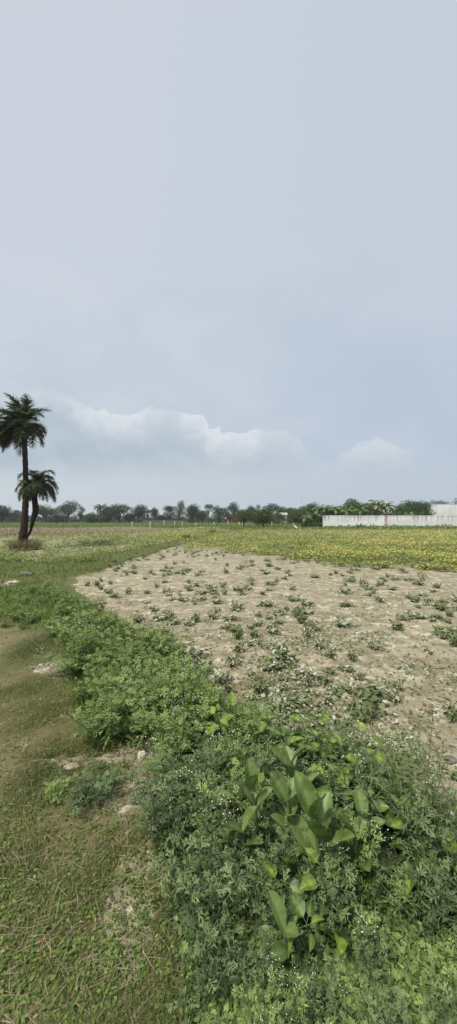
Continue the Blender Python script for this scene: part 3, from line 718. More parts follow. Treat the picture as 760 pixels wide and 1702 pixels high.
wi(300, 1215, .3, .42, 'thin flowering stalk rising above the dark weeds by the pale stone', 2)

# low tussocks on the bund
def tuft(name, px, py, h, n, mat, label, cat='grass clump', rad=.25, wd=1.6, z=0):
    p = at(px, py, z); az = rng.uniform(0, 6.28, n); tl = np.abs(rng.normal(0, .5, n)); r = rad * np.sqrt(rng.random(n))
    d = np.stack([np.sin(tl) * np.cos(az), np.sin(tl) * np.sin(az), np.cos(tl)], 1); Mx = frames(d, rng.uniform(0, 6.28, n)) * (h * rng.uniform(.5, 1.1, n))[:, None, None]; Mx[:, :, 0] *= wd
    mb = MB(); mb.inst(BLADE[0], BLADE[1], Mx, np.stack([r * np.cos(az), r * np.sin(az), np.full(n, -.03)], 1), rng.random(n))
    o = mb.build(name, mat); o.location = (p[0], p[1], gz(p[0], p[1])); tag(o, label, cat); return o
tuft('grass_clump', 354, 888, .42, 260, M['lush'], 'rounded green grass tussock on the far end of the bund', rad=.3)
tuft('grass_clump', 309, 896, .35, 200, M['scrub'], 'dark small tussock on the bund nearer than the rounded one', rad=.28)
tuft('grass_clump', 146, 940, .25, 240, M['lush'], 'lush tussock at the bend of the bund left of the bare field', rad=.22)
tuft('grass_clump', 42, 915, .62, 900, M['dry'], 'dry brown grass clump round the foot of the date palms', rad=.55, wd=.9)
tuft('grass_clump', 392, 881, .4, 200, M['lush'], 'green tussock in front of the mango trees at the crop edge', rad=.8)
tuft('grass_clump', 447, 880, .4, 200, M['lush'], 'wide green tussock between the second mango tree and the crop', rad=.8)
tuft('grass_clump', 502, 905, .3, 160, M['lush'], 'weedy tussock standing in the yellow crop', rad=.35)

# ------------------------------------------------------------------ stones, straws, twigs
def stone(name, px, py, s, mat, label, seed):
    mb = MB(); n = 10; V = []; Fc = []
    for i in range(7):
        ph = math.pi * i / 6
        for j in range(n):
            th = 2 * math.pi * j / n; d = Vector((math.sin(ph) * math.cos(th), math.sin(ph) * math.sin(th), math.cos(ph)))
            r = 1 + .35 * noise.noise(d * 1.6 + Vector((seed, 0, 0))); V.append((d.x * s[0] * r, d.y * s[1] * r, d.z * s[2] * r))
    for i in range(6):
        for j in range(n): Fc.append((i * n + j, i * n + (j + 1) % n, (i + 1) * n + (j + 1) % n, (i + 1) * n + j))
    mb.add(V, Fc, .5, 0, False); o = mb.build(name, mat); p = at(px, py); o.location = (p[0], p[1], gz(p[0], p[1]) + s[2] * .4); tag(o, label, 'stone')
stone('stone', 236, 1262, (.032, .022, .028), M['stone'], 'pale pointed stone on the bare patch under the weeds', 3)
stone('stone', 44, 963, (.18, .10, .07), M['darkstone'], 'dark flat stone half sunk in the grass of the bund', 9)
stone('stone', 24, 968, (.16, .06, .03), M['stone'], 'whitish slab lying beside the dark stone on the bund', 5)
stone('stone', 118, 1276, (.045, .03, .008), M['clod'], 'flat pale earth lump in the turf left of the sandy patch', 15)
stone('stone', 748, 1272, (.05, .03, .02), M['darkstone'], 'brown crumbly clod beside the plants at the right edge', 12)
def straw(px, py, L, az, el, label, mat='straw', r=.0018, name='dry_straw'):
    p = at(px, py); z = gz(p[0], p[1]) + .006; d = np.array([math.cos(az) * math.cos(el), math.sin(az) * math.cos(el), math.sin(el)])
    mb = MB(); q = np.array([0, 0, 0.]); tube(mb, [q, q + d * L * .5 + [0, 0, L * .03], q + d * L], [r, r, r * .6], 5, .5); o = mb.build(name, M[mat]); o.location = (p[0], p[1], z); tag(o, label, 'straw' if 'straw' in name else 'twig')
straw(38, 1251, .075, 1.4, .95, 'upright pale straw sticking out of the turf')
straw(53, 1266, .10, .12, .02, 'pale straw lying flat in the turf below the upright one')
straw(86, 1262, .04, -.5, .02, 'short pale straw lying at the right of the longer one')
straw(215, 1295, .22, 1.1, .12, 'long dark twig lying across the bare patch below the weeds', 'twig', .003, 'twig')
straw(200, 1330, .18, .7, .1, 'bent dark twig on the sandy patch at the lower left', 'twig', .003, 'twig')
straw(180, 1262, .12, .2, .05, 'thin brown twig lying beside the pale stone', 'twig', .002, 'twig')
mb = MB()
for k in range(5): a = k * 1.26; tube(mb, [(0.01 * math.cos(a), .01 * math.sin(a), -.02), (.02 * math.cos(a), .02 * math.sin(a), .07 + .03 * (k % 2))], [.007, .005], 5, .5)
o = mb.build('stump', M['twig']); p = at(328, 1165); o.location = (p[0], p[1], gz(p[0], p[1])); tag(o, 'small cut brown stump at the corner of the weeds and the bare field', 'stump')

# ------------------------------------------------------------------ date palms
Yfr = False
def frond(L, az, el, droop, wind, dead=False):
    """arching pinnate frond, root at origin"""
    L *= .86 if Yfr else 1; k = 12; p = [np.zeros(3)]; d = np.array([math.cos(az) * math.cos(el), math.sin(az) * math.cos(el), math.sin(el)]); ds = []
    for i in range(k):
        t = i / k; d = norm(d + np.array([wind[0] * t, wind[1] * t, -droop * (.35 + t)]) / k * 2.2); ds.append(d); p.append(p[-1] + d * L / k)
    p = np.array(p); mb = MB(); tube(mb, p, np.linspace(.028, .006, k + 1), 4, .35)
    B, D, S, T = [], [], [], []
    nl = 64
    for j in range(nl):
        t = .14 + .86 * j / nl; ii = t * k; a = int(min(ii, k - 1)); q = p[a] + (p[a + 1] - p[a]) * (ii - a); tan = norm(p[a + 1] - p[a])
        side = norm(np.cross(tan, [0, 0, 1.0])); 
        for s in (-1, 1):
            lift = random.uniform(.0, .55) if not dead else random.uniform(-1.0, -.2)
            dd = norm(side * s * .9 + tan * (.75 if not dead else .5) + np.array([wind[0] * .25, wind[1] * .25, lift - droop * .25 * t]) + rng.normal(0, .1, 3))
            B.append(q); D.append(dd); S.append(L * .27 * math.sin(math.pi * (.15 + .8 * t)) * random.uniform(.7, 1.15) + .04); T.append(random.random())
    put_leaves(mb, B, D, S, (THIN[0] * [1.15, 1, 1], THIN[1]), T, 0, .9)
    return mb
def palm(name, trunk_pts, rads, crown, fr, label, seed):
    random.seed(seed); root = empty(name, trunk_pts[0]); b = np.array(trunk_pts[0]); tp = np.array(trunk_pts) - b
    # resample the trunk, ringed with old leaf bases
    tt = np.linspace(0, len(tp) - 1, 90); P = np.stack([np.interp(tt, range(len(tp)), tp[:, i]) for i in range(3)], 1)
    for _ in range(8): P[1:-1] = (P[:-2] + P[1:-1] * 2 + P[2:]) / 4
    rr = np.interp(tt, range(len(tp)), rads); rr = rr * (1 + .16 * (((np.arange(90) * .41) % 1) - .4))
    P[1:-1, 0] += .012 * np.sin(np.arange(88) * 2.3)
    mb = MB(); tube(mb, P, rr, 12, .5)
    # stubs of cut leaves
    for i in range(2, 88):
        for q in range(3):
            a = i * 2.4 + q * 2.1; d = np.array([math.cos(a), math.sin(a), .7 + random.random() * .5]); d = norm(d); c = P[i] + d * rr[i] * .75
            tube(mb, [c, c + d * rr[i] * random.uniform(.3, .65)], [rr[i] * .26, rr[i] * .13], 4, .5)
    mb.build('trunk', M['palmbark'], root)
    global Yfr
    Yfr = True
    for (L, az, el, dr, wind, dead) in fr:
        f = frond(L, az, el, dr, wind, dead); o = f.build('frond', M['deadpalm' if dead else 'palm'], root); o.location = P[-1] + np.array([0, 0, random.uniform(-.22, .1)])
        if dead: o['label'] = 'dry brown hanging frond'
    Yfr = False; tag(root, label, 'palm tree'); return root
pb = at(40, 914); Yp = pb[1]; S1 = Yp
def ap(px, py, dy=0): return tuple(atY(px, py, Yp + dy))
random.seed(5)
fr = []
W1 = (-.7, .1)
for i in range(33):   # live fronds
    az = i * 2.39996; u = i / 33; el = 1.35 - 1.35 * u
    fr.append((random.uniform(1.5, 1.9), az, el, .75 + .7 * u, W1, False))
for i in range(24):   # heavy bunch hanging left
    az = math.pi + random.uniform(-1.1, 1.1); fr.append((random.uniform(1.6, 2.15), az, random.uniform(-.35, .5), random.uniform(1.0, 1.9), (-.25, 0), True if i % 3 else False))
for i in range(5):
    az = random.uniform(-.5, .5); fr.append((random.uniform(1.1, 1.5), az, random.uniform(-.1, .3), random.uniform(.8, 1.3), (0, 0), i % 2 == 0))
for i in range(5):    # topmost, blown to the left
    fr.append((random.uniform(1.6, 2.0), random.uniform(1.2, 5.0), random.uniform(.9, 1.4), .35, (-.9, 0), False))
palm('date_palm', [ap(36, 914), ap(40, 884), ap(42.5, 840), ap(43, 790), ap(41.5, 745), ap(41, 720), ap(38, 706)], [.27, .165, .135, .12, .11, .105, .13], None, fr,
     'tall dark date palm with a ragged wind-blown crown at the left edge', 11)
fr = []
for i in range(30):
    az = i * 2.39996; u = i / 30; fr.append((random.uniform(1.3, 1.65), az, 1.35 - 1.1 * u, 1.7 + .6 * u, (.35, 0), False))
for i in range(9): fr.append((random.uniform(.8, 1.1), random.uniform(0, 6.28), random.uniform(-.4, .1), 2.0, (0, 0), True))
palm('date_palm', [ap(43, 897, .5), ap(51, 883, .5), ap(54, 868, .5), ap(60, 848, .5), ap(57, 826, .5), ap(62, 806, .5)], [.045, .06, .095, .145, .125, .09], None, fr,
     'short crooked date palm leaning out behind the tall one', 12)
# skirt of hanging dead leaves under the small palm's crown is part of the fronds above

# ------------------------------------------------------------------ trees
def crown_mb(lobes, leaf, n, tmpl=DIAQ, tlo=.0, thi=1.0):
    mb = MB(); tot = sum(l[3] * l[4] for l in lobes)
    for (cx, cy, cz, rx, rz) in lobes:
        k = int(n * rx * rz / tot); u = norm(rng.normal(size=(k, 3))); rad = rng.random(k) ** .45
        # clumpy surface
        nz = np.array([noise.noise(Vector((float(a[0]) * 2.2 + cx, float(a[1]) * 2.2, float(a[2]) * 2.2 + cz))) for a in u]); rad = rad * (1 + .35 * nz)
        P = u * rad[:, None] * np.array([rx, rx, rz]) + np.array([cx, cy, cz]); keep = rng.random(k) < np.clip(.85 + nz * 1.3, .2, 1)
        P, u2 = P[keep], u[keep]; k = len(P)
        d = norm(u2 * .7 + rng.normal(0, .7, (k, 3))); T = np.clip(rng.normal(.45, .22, k), tlo, thi)
        mb.inst(tmpl[0], tmpl[1], frames(d, rng.uniform(0, 6.28, k)) * (leaf * rng.uniform(.6, 1.3, k))[:, None, None], P, T)
    return mb
def tree(name, px, ytop, w, Y, label, kind='round', mat='tree', trunk=.35, ybase=None, seed=0, cat='tree', group=None, dens=1.0):
    """px centre, ytop crown top, w crown width in photo pixels, Y distance"""
    global rng
    rng = np.random.default_rng(seed + 100); random.seed(seed + 100)
    s = Y / F; base = atY(px, 870, Y); top = atY(px, ytop, Y); H = top[2]; W = w * s * 1.18; trunk = trunk * .75
    root = empty(name, (base[0], Y, 0)); t0 = H * trunk; lobes = []
    tb = MB(); lean = random.uniform(-.06, .06) * H
    fork = np.array([lean * .5, 0, t0]); tube(tb, [(0, 0, -.2), (lean * .2, 0, t0 * .5), fork], [.035 * H + .05, .028 * H + .04, .024 * H + .03], 7)
    ch = H - t0
    if kind == 'round':
        n = 9
        for i in range(n):
            a = i * 2.4; r = W / 2 * .55 * math.sqrt((i + .3) / n); zz = t0 + ch * random.uniform(.28, .78); q = W * random.uniform(.26, .34)
            lobes.append((r * math.cos(a) + lean, r * math.sin(a), zz, q, min(q * .85, (H - zz))))
        lobes.append((lean, 0, H - ch * .25, W * .24, ch * .25))
    elif kind == 'spread':
        n = 10
        for i in range(n):
            a = i * 2.4; r = W / 2 * .72 * math.sqrt((i + .5) / n); zz = H - ch * random.uniform(.2, .7); q = W * random.uniform(.19, .26)
            lobes.append((r * math.cos(a) + lean, r * math.sin(a) * .8, zz, q, min(q * .85, ch * .25)))
        lobes.append((lean, 0, H - ch * .16, W * .22, ch * .16))
    elif kind == 'tall':
        n = 8
        for i in range(n):
            u = (i + .5) / n; q = W * random.uniform(.3, .42) * (1.15 - .45 * u); zz = t0 + ch * (.1 + .8 * u)
            lobes.append((random.uniform(-.3, .3) * W + lean, random.uniform(-.3, .3) * W, zz, q, ch * .17))
    elif kind == 'umbrella':
        for i in range(6):
            a = i * 1.05; lobes.append((W * .3 * math.cos(a) + lean, W * .3 * math.sin(a), H - ch * random.uniform(.2, .4), W * .18, ch * .2))
        lobes.append((lean, 0, H - ch * .25, W * .24, ch * .24))
    elif kind == 'bush':
        for i in range(9):
            a = i * 2.4; r = W / 2 * .62 * math.sqrt((i + .3) / 9); q = W * random.uniform(.18, .26); zz = H * random.uniform(.3, .75)
            lobes.append((r * math.cos(a), r * math.sin(a), zz, q, min(q, H - zz + .05)))
    for l in lobes:
        c = np.array(l[:3]); m_ = (fork + c) / 2 + np.array([0, 0, -.04 * H]); tube(tb, [fork - [0, 0, .1 * t0], m_, c], [.016 * H + .02, .011 * H + .015, .006 * H + .008], 5)
    leaf = max(.16, W * .055) * .8
    area = sum(l[3] * l[4] for l in lobes); n = int(min(7000, 19 * area / (leaf * leaf) * dens * .9))
    tb.build('trunk', M['bark'], root); crown_mb(lobes, leaf, n).build('crown', M[mat], root)
    tag(root, label, cat, group); return root
TR = [
 # px, top, w, Y, label, kind, mat, trunk
 (4, 840, 30, 120, 'dense round tree cut by the left frame edge', 'round', 'tree', .2),
 (26, 847, 20, 135, 'small low tree above the brick farmhouse roof', 'spread', 'tree', .4),
 (76, 838, 30, 125, 'rounded tree just right of the short date palm', 'spread', 'tree', .3),
 (96, 842, 18, 130, 'dark narrow tree between two spreading trees near the palms', 'tall', 'tree', .2),
 (112, 833, 32, 120, 'open-crowned spreading tree with visible limbs right of the palms', 'spread', 'tree', .4),
 (132, 842, 12, 125, 'slim upright tree at the right of the open-crowned tree', 'tall', 'treeb', .3),
 (152, 852, 26, 118, 'low bushy tree at the left foot of the broad dark grove', 'bush', 'tree', .2),
 (180, 843, 34, 118, 'dense dark tree under the palm-like crown', 'round', 'tree', .15),
 (198, 837, 38, 121, 'largest spreading tree of the grove right of the palms', 'spread', 'tree', .25),
 (216, 851, 20, 122, 'low dark tree filling the gap beside the domed tree', 'bush', 'tree', .2),
 (230, 838, 24, 120, 'domed tree with a flat wide top left of the tiny palm-like tree', 'round', 'tree', .3),
 (245, 846, 9, 122, 'tiny palm-like tree between the domed and the ball-shaped trees', 'umbrella', 'tree', .5),
 (257, 842, 14, 118, 'small ball-shaped tree on a bare trunk', 'round', 'tree', .35),
 (270, 856, 20, 120, 'low grey bush beside the thin pole', 'bush', 'scrub', .2),
 (283, 840, 20, 120, 'feathery loose tree left of the tallest ragged tree', 'spread', 'tree', .3),
 (295, 832, 19, 118, 'tallest ragged tree with a leaning top left of centre', 'tall', 'tree', .3),
 (319, 837, 24, 112, 'dense egg-shaped tree with a short trunk beside the field edge', 'round', 'tree', .2),
 (336, 848, 20, 112, 'low round tree left of the umbrella-topped tree', 'round', 'tree', .35),
 (346, 837, 14, 125, 'slender tree with a flat umbrella top', 'umbrella', 'tree', .6),
 (364, 839, 26, 108, 'dark bulky tree with foliage down to the ground', 'bush', 'tree', .15),
 (378, 843, 14, 125, 'small pale tree behind the dark bulky tree', 'tall', 'tree', .3),
 (391, 834, 20, 120, 'tall dark rounded tree above the brick shed', 'spread', 'tree', .4),
 (417, 839, 14, 125, 'narrow round-topped tree just behind the left mango tree', 'round', 'tree', .3),
 (428, 838, 12, 125, 'pointed tree between the two mango trees', 'tall', 'tree', .3),
 (448, 836, 24, 118, 'layered dark tree behind the right mango tree', 'spread', 'tree', .35),
 (462, 852, 20, 92, 'bright green low tree beside the white hut', 'round', 'treeb', .25),
 (468, 841, 22, 120, 'spreading dark tree above the white hut', 'spread', 'tree', .3),
 (484, 844, 26, 118, 'dark wide tree right of the hut', 'round', 'tree', .2),
 (504, 841, 22, 96, 'dark round tree below the thin white mast', 'round', 'tree', .2),
 (516, 838, 28, 68, 'leafy bright green tree at the left end of the thicket', 'round', 'treeb', .15),
 (527, 834, 26, 66, 'tall leafy tree just beyond the left end of the wall', 'tall', 'banana', .15),
 (585, 829, 42, 66, 'bright green domed tree behind the middle of the banana grove', 'round', 'treeb', .2),
 (612, 838, 40, 72, 'dark tree behind the wall between the two banana groups', 'round', 'tree', .2),
 (553, 842, 36, 66, 'dark bushy tree behind the left part of the white wall', 'round', 'tree', .2),
 (664, 840, 26, 68, 'light green feathery tree right of the banana plants', 'round', 'treeb', .2),
 (682, 831, 36, 70, 'light green spreading tree at the middle of the right part of the wall', 'round', 'treeb', .2),
 (702, 832, 30, 69, 'dark spreading tree beside the tall plain wall', 'round', 'tree', .2),
 (713, 832, 8, 80, 'tiny grey tree peeping over the corner of the tall wall', 'umbrella', 'scrub', .5),
 (735, 832, 26, 90, 'dark tree top showing above the tall wall', 'spread', 'tree', .5),
 (747, 835, 10, 92, 'small bush top beside the dark tree top above the tall wall', 'round', 'tree', .5),
 (772, 828, 40, 95, 'dark tree beyond the right frame edge behind the tall wall', 'round', 'tree', .3),
 (-22, 836, 40, 115, 'broad tree beyond the left frame edge', 'round', 'tree', .2),
]
for i, (px, yt, w, Y, lab, kind, mat, tr) in enumerate(TR):
    nm = {'round': 'broadleaf_tree', 'spread': 'spreading_tree', 'tall': 'slender_tree', 'umbrella': 'umbrella_tree', 'bush': 'bushy_tree'}[kind]
    tree(nm, px, yt, w, Y, lab, kind, mat, tr, seed=i)
# mango trees in the verge
tree('mango_tree', 405, 847, 30, at(405, 876)[1], 'left one of two squat mango trees standing in the verge', 'round', 'treey', .28, seed=61, dens=1.5)
tree('mango_tree', 438, 846, 36, at(438, 876)[1], 'right one of two squat mango trees, yellowish young leaves on top', 'round', 'treey', .25, seed=62, dens=1.5)
tree('mango_tree', 496, 846, 34, 72, 'squat green mango tree left of the thicket by the wall', 'round', 'treey', .2, seed=63, dens=1.5)
rng = np.random.default_rng(55); random.seed(55)
# palm-like crown above the grove
def small_palm(px, ytop, w, Y, label, name='coconut_palm', mat='tree', nf=16):
    root = empty(name, (atY(px, 870, Y)[0], Y, 0)); H = atY(px, ytop, Y)[2]; L = w * Y / F / 2 * 1.15; mb = MB(); hz = H - L * .35
    tube(mb, [(0, 0, -.2), (.1, 0, hz * .5), (0, 0, hz)], [.22, .16, .12], 7); mb.build('trunk', M['bark'], root)
    for i in range(nf):
        f = frond(L, i * 2.4, .95 - 1.1 * i / nf, .8, (0, 0)); f.build('frond', M[mat], root).location = (0, 0, hz)
    tag(root, label, 'palm tree')
small_palm(167, 839, 24, 117, 'palm with a starry crown rising from the left grove')
# fan of leaves at the foot of the wall
root = empty('wild_palm', tuple(atY(598, 877, 54))); root.location.z = 0
for i in range(14):
    f = frond(1.0, i * 2.4, 1.2 - .9 * i / 14, .6, (0, 0)); f.build('frond', M['tree'], root)
tag(root, 'small dark fan-shaped wild palm at the foot of the white wall', 'palm')

# banana plants
def banana(px, ytop, w, Y, label, nl=9, dead=False):
    x = atY(px, 870, Y)[0]; H = atY(px, ytop, Y)[2]; root = empty('banana_plant', (x, Y, 0)); hz = H * .62; mb = MB()
    tube(mb, [(0, 0, -.1), (.05, 0, hz * .5), (0, .05, hz)], [.16, .13, .08], 8); mb.build('stem', M['stem'], root)
    L = max(w * Y / F / 2 * 1.7, 1.5)
    for i in range(nl):
        az = i * 2.4 + random.uniform(-.3, .3); el = 1.4 - .8 * i / nl; lm = MB(); k = 9; p = [np.zeros(3)]
        d = np.array([math.cos(az) * math.cos(el), math.sin(az) * math.cos(el), math.sin(el)])
        LL = L * random.uniform(.85, 1.15) 
        for j in range(k): d = norm(d + np.array([0, 0, -.12 - .05 * j])); p.append(p[-1] + d * LL / k)
        p = np.array(p); tube(lm, p, np.linspace(.035, .01, k + 1), 4, .9)
        side = norm(np.cross(d, [0, 0, 1.]) + 1e-4)
        tt = random.uniform(.1, .9)
        # torn blade: separate segments either side of the rib
        for j in range(1, k):
            wd = .30 * math.sin(math.pi * (j + .4) / (k + .6)) * LL / 1.8
            for s in (-1, 1):
                a, b_ = p[j] + .0 * side, p[j + 1]
                o1 = side * s * wd + np.array([0, 0, -random.uniform(.1, .9) * wd]); lm.add([a, b_ * .94 + a * .06, b_ * .9 + a * .1 + o1 * .95, a + o1 * random.uniform(.85, 1.05)], [(0, 1, 2, 3)], min(1, max(0, tt + random.gauss(0, .15))))
        lm.build('leaf', M['banana'], root).location = (0, 0, hz)
    tag(root, label, 'banana plant')
BN = [(531, 834, 22, 63, 'banana plant at the left end of the wall, lower than the tree behind'),
 (541, 831, 18, 62, 'ragged banana plant right above the left end of the wall'),
 (549, 829, 14, 64, 'thin banana plant with an upright pointed leaf'),
 (558, 836, 18, 61, 'banana plant with drooping leaves left of the dome-shaped tree'),
 (570, 832, 20, 62, 'banana plant with upright young leaf before the domed tree'),
 (578, 840, 22, 60, 'low banana plant with long arching leaves touching the wall top'),
 (618, 827, 24, 64, 'banana plant left of the tallest pair'),
 (628, 823, 26, 61, 'tallest banana plant with star-like leaves above the wall'),
 (644, 826, 26, 60, 'banana plant whose leaves hang over the wall above the brown stain'),
 (600, 838, 20, 62, 'small dark banana plant in the shade of the dark tree'),
 (681, 849, 16, 60, 'low yellow-green banana plant just above the wall top'),
 (520, 850, 22, 60, 'banana plant low in the thicket left of the wall'),
 (510, 856, 18, 58, 'short banana sucker at the edge of the thicket')]
for a in BN: banana(*a)

# scrub mass along the far field edge
def scrub(name, x0, x1, ytop, Y, n, mat, label, leaf=.4, dY=8):
    px = rng.uniform(x0, x1, n); YY = Y + rng.uniform(0, dY, n); prof = np.array([noise.fractal(Vector((a * .11, 1, float(Y))), 1, 2, 4) for a in px])
    Htop = CAMH + (862 - (ytop + prof * -5)) * Y / F; z = np.maximum(Htop, .25) * rng.random(n) ** .75
    X = (px - CX) / F * YY; P = np.stack([X, YY, z], 1); d = norm(rng.normal(size=(n, 3)) + [0, 0, .3]); mb = MB()
    mb.inst(DIAQ[0], DIAQ[1], frames(d, rng.uniform(0, 6, n)) * (leaf * rng.uniform(.6, 1.3, n))[:, None, None], P, np.clip(rng.normal(.45, .25, n), 0, 1))
    return tag(mb.build(name, mat), label, 'scrub', kind='stuff')
scrub('far_scrub', -60, 520, 862, 128, 15000, M['scrub'], 'tangled scrub below the far row of trees', .5)
scrub('far_woods', -120, 560, 857, 190, 8000, M['tree'], 'distant hazy line of woods beyond the row of trees', .9, 12)
scrub('hut_scrub', 440, 520, 863, 88, 1800, M['scrub'], 'low bushes in front of the white hut', .3, 4)
scrub('edge_scrub', 500, 548, 869, 57, 2200, M['scrub'], 'tangled bushes left of the white wall', .25, 4)
scrub('thicket_undergrowth', 508, 542, 856, 64, 3000, M['tree'], 'dark undergrowth between the trees at the wall end', .3, 5)
scrub('wall_foot_weeds', 540, 800, 874.5, 53.6, 2600, M['lush'], 'weeds growing along the foot of the white wall', .2, 1.4)
scrub('garden_undergrowth', 540, 706, 852, 61, 6000, M['tree'], 'dark undergrowth showing over the white wall', .3, 5)

# ------------------------------------------------------------------ walls and buildings
Yw = 56.0
xl = atY(537, 870, Yw)[0]; xr = atY(900, 870, Yw)[0]; WH = atY(640, 857, Yw)[2]
RUSTX = atY(641, 870, Yw)[0] - xl
M['wall'] = wallmat('old_whitewash', WH); 
root = empty('boundary_wall', (xl, Yw, 0)); mb = MB()
nseg = 11; segw = (xr - xl) / nseg
box(mb, ((xr - xl) / 2, 0, WH / 2 - .15), (xr - xl, .23, WH + .3 - .08)); mb.build('wall', M['wall'], root)
mb = MB(); box(mb, ((xr - xl) / 2, 0, WH), (xr - xl + .06, .30, .08)); mb.build('coping', M['wall'], root)
for i in range(1, 3):
    mb = MB(); box(mb, (atY(724, 870, Yw)[0] - xl + (i - 1) * 9, -.06, WH / 2 - .1), (.3, .17, WH + .1)); mb.build('pier', M['wall'], root)
tag(root, 'long low whitewashed boundary wall with grey streaks beyond the yellow crop', 'wall')
RUSTX = -100.0
Y2 = 76.0; a = atY(718, 870, Y2)[0]; b_ = atY(900, 870, Y2)[0]; H2 = atY(720, 838, Y2)[2]
M['wall2'] = wallmat('pale_plaster', H2 * 1.6)
root = empty('tall_wall', (a, Y2, 0)); mb = MB(); box(mb, ((b_ - a) / 2, 0, H2 / 2 - .1), (b_ - a, .3, H2 + .2 - .1)); mb.build('wall', M['wall2'], root)
mb = MB(); box(mb, ((b_ - a) / 2, 0, H2), (b_ - a + .1, .4, .1)); mb.build('coping', M['wall2'], root)
mb = MB(); box(mb, (atY(745, 870, Y2)[0] - a, -.1, H2 / 2 - .1), (.35, .3, H2 + .04)); mb.build('pier', M['wall2'], root)
tag(root, 'tall pale plastered wall behind the boundary wall at the right edge', 'wall')
def house(name, x0, x1, ytop, Y, depth, wallm, roofm, label, cat, wins=(), slab=.35, gable=False):
    xa = atY(x0, 870, Y)[0]; xb = atY(x1, 870, Y)[0]; H = atY(0, ytop, Y)[2]; w = xb - xa
    root = empty(name, (xa, Y, 0)); mb = MB(); box(mb, (w / 2, depth / 2, H / 2 - .2), (w, depth, H + .4 - slab)); mb.build('wall', wallm, root)
    mb = MB()
    if gable:
        g = .55; V = [(-.3, -.3, H - slab), (w + .3, -.3, H - slab), (w + .3, depth + .3, H - slab), (-.3, depth + .3, H - slab), (-.3, depth / 2, H + g), (w + .3, depth / 2, H + g)]
        mb.add(V, [(0, 1, 5, 4), (2, 3, 4, 5)]); mb.add(V, [(0, 4, 3), (1, 2, 5)])
    else: box(mb, (w / 2, depth / 2, H - slab / 2 + .003), (w + .12, depth + .12, slab))
    mb.build('roof', roofm, root)
    for (u0, u1, z0, z1, nm) in wins:
        mb = MB(); box(mb, (w * (u0 + u1) / 2, -.02, H * (z0 + z1) / 2), (w * (u1 - u0), .06, H * (z1 - z0))); mb.build(nm, M['dark'], root)
    tag(root, label, cat)
house('farmhouse', 11, 31, 854, 140, 6, M['brick'], M['roofg'], 'low brick farmhouse with a pale roof line left of the tall palm', 'house', [(.15, .3, .25, .65, 'window'), (.45, .58, .0, .65, 'door'), (.72, .86, .25, .65, 'window')])
house('farm_shed', 76, 104, 856, 135, 5, M['brick'], M['roofg'], 'long low shed with a pale roof behind the bushes right of the palms', 'shed', [(.2, .4, .1, .7, 'doorway')])
house('brick_shed', 377, 396, 857, 124, 6, M['brick'], M['brick'], 'reddish brick shed below the tall dark rounded tree', 'shed', [(.2, .35, .2, .7, 'window'), (.6, .75, 0, .7, 'door')], gable=True)
house('white_hut', 466, 477, 855, 100, 3, M['white'], M['roofg'], 'small white hut among the trees left of the thicket', 'hut', [(.35, .65, .3, .7, 'window')], gable=True, slab=.15)
house('white_house', 638, 653, 834, 78, 7, M['white'], M['white'], 'white house half hidden behind the tallest banana plants', 'house', [(.1, .3, .55, .75, 'window'), (.6, .8, .55, .75, 'window')])
house('garden_outhouse', 708, 717, 844, 74, 3, M['white'], M['white'], 'small pale stepped block at the left side of the tall wall', 'outhouse', [(.3, .6, .6, .8, 'window')])
# far low parapet wall seen in the gap
root = empty('parapet_wall', tuple(atY(238, 870, 115))); root.location.z = 0; w = atY(310, 870, 115)[0] - root.location.x
mb = MB(); box(mb, (w / 2, 0, .4), (w, .2, 1.0)); mb.build('wall', M['darkstone'], root); mb = MB(); box(mb, (w / 2, 0, .95), (w, .3, .1)); mb.build('coping', M['darkstone'], root)
tag(root, 'thin grey far wall between the ball-shaped tree and the egg-shaped tree', 'wall')

# fence posts
PO = [(219.5, 867, 877), (249.5, 867, 877.5), (273, 865, 874.5), (290.5, 866, 874), (303, 867, 873.5), (326, 869, 874), (356, 867, 873), (379, 866, 873), (398, 867, 874), (403.5, 865, 874), (452, 866, 874), (498, 866, 873)]
nearby = ['leftmost pale fence post, standing alone at the edge of the dry strip', 'second pale fence post from the left, on the dry strip', 'pale fence post in front of the thin pole', 'pale fence post below the tallest ragged tree',
 'pale fence post left of the egg-shaped tree', 'short pale fence post just right of the egg-shaped tree', 'pale fence post in front of the dark bulky tree', 'pale fence post in front of the brick shed', 'pale fence post just left of the left mango tree trunk',
 'pale fence post beside the left mango tree trunk', 'pale fence post right of the right mango tree', 'pale post under the mango tree by the thicket']
for (px, yt, yb), lab in zip(PO, nearby):
    p = at(px, yb); h = atY(px, yt, p[1])[2]; mb = MB(); w = .13
    tube(mb, [(0, 0, -.2), (random.uniform(-.01, .01), 0, h * .5), (random.uniform(-.04, .04), 0, h - .03), (0, 0, h)], [w * .75, w * .7, w * .66, w * .45], 4, .5)
    o = mb.build('fence_post', M['conc']); o.location = (p[0], p[1], 0); o.rotation_euler = (0, 0, random.uniform(-.2, .2)); tag(o, lab, 'post', 'concrete fence posts along the field edge')
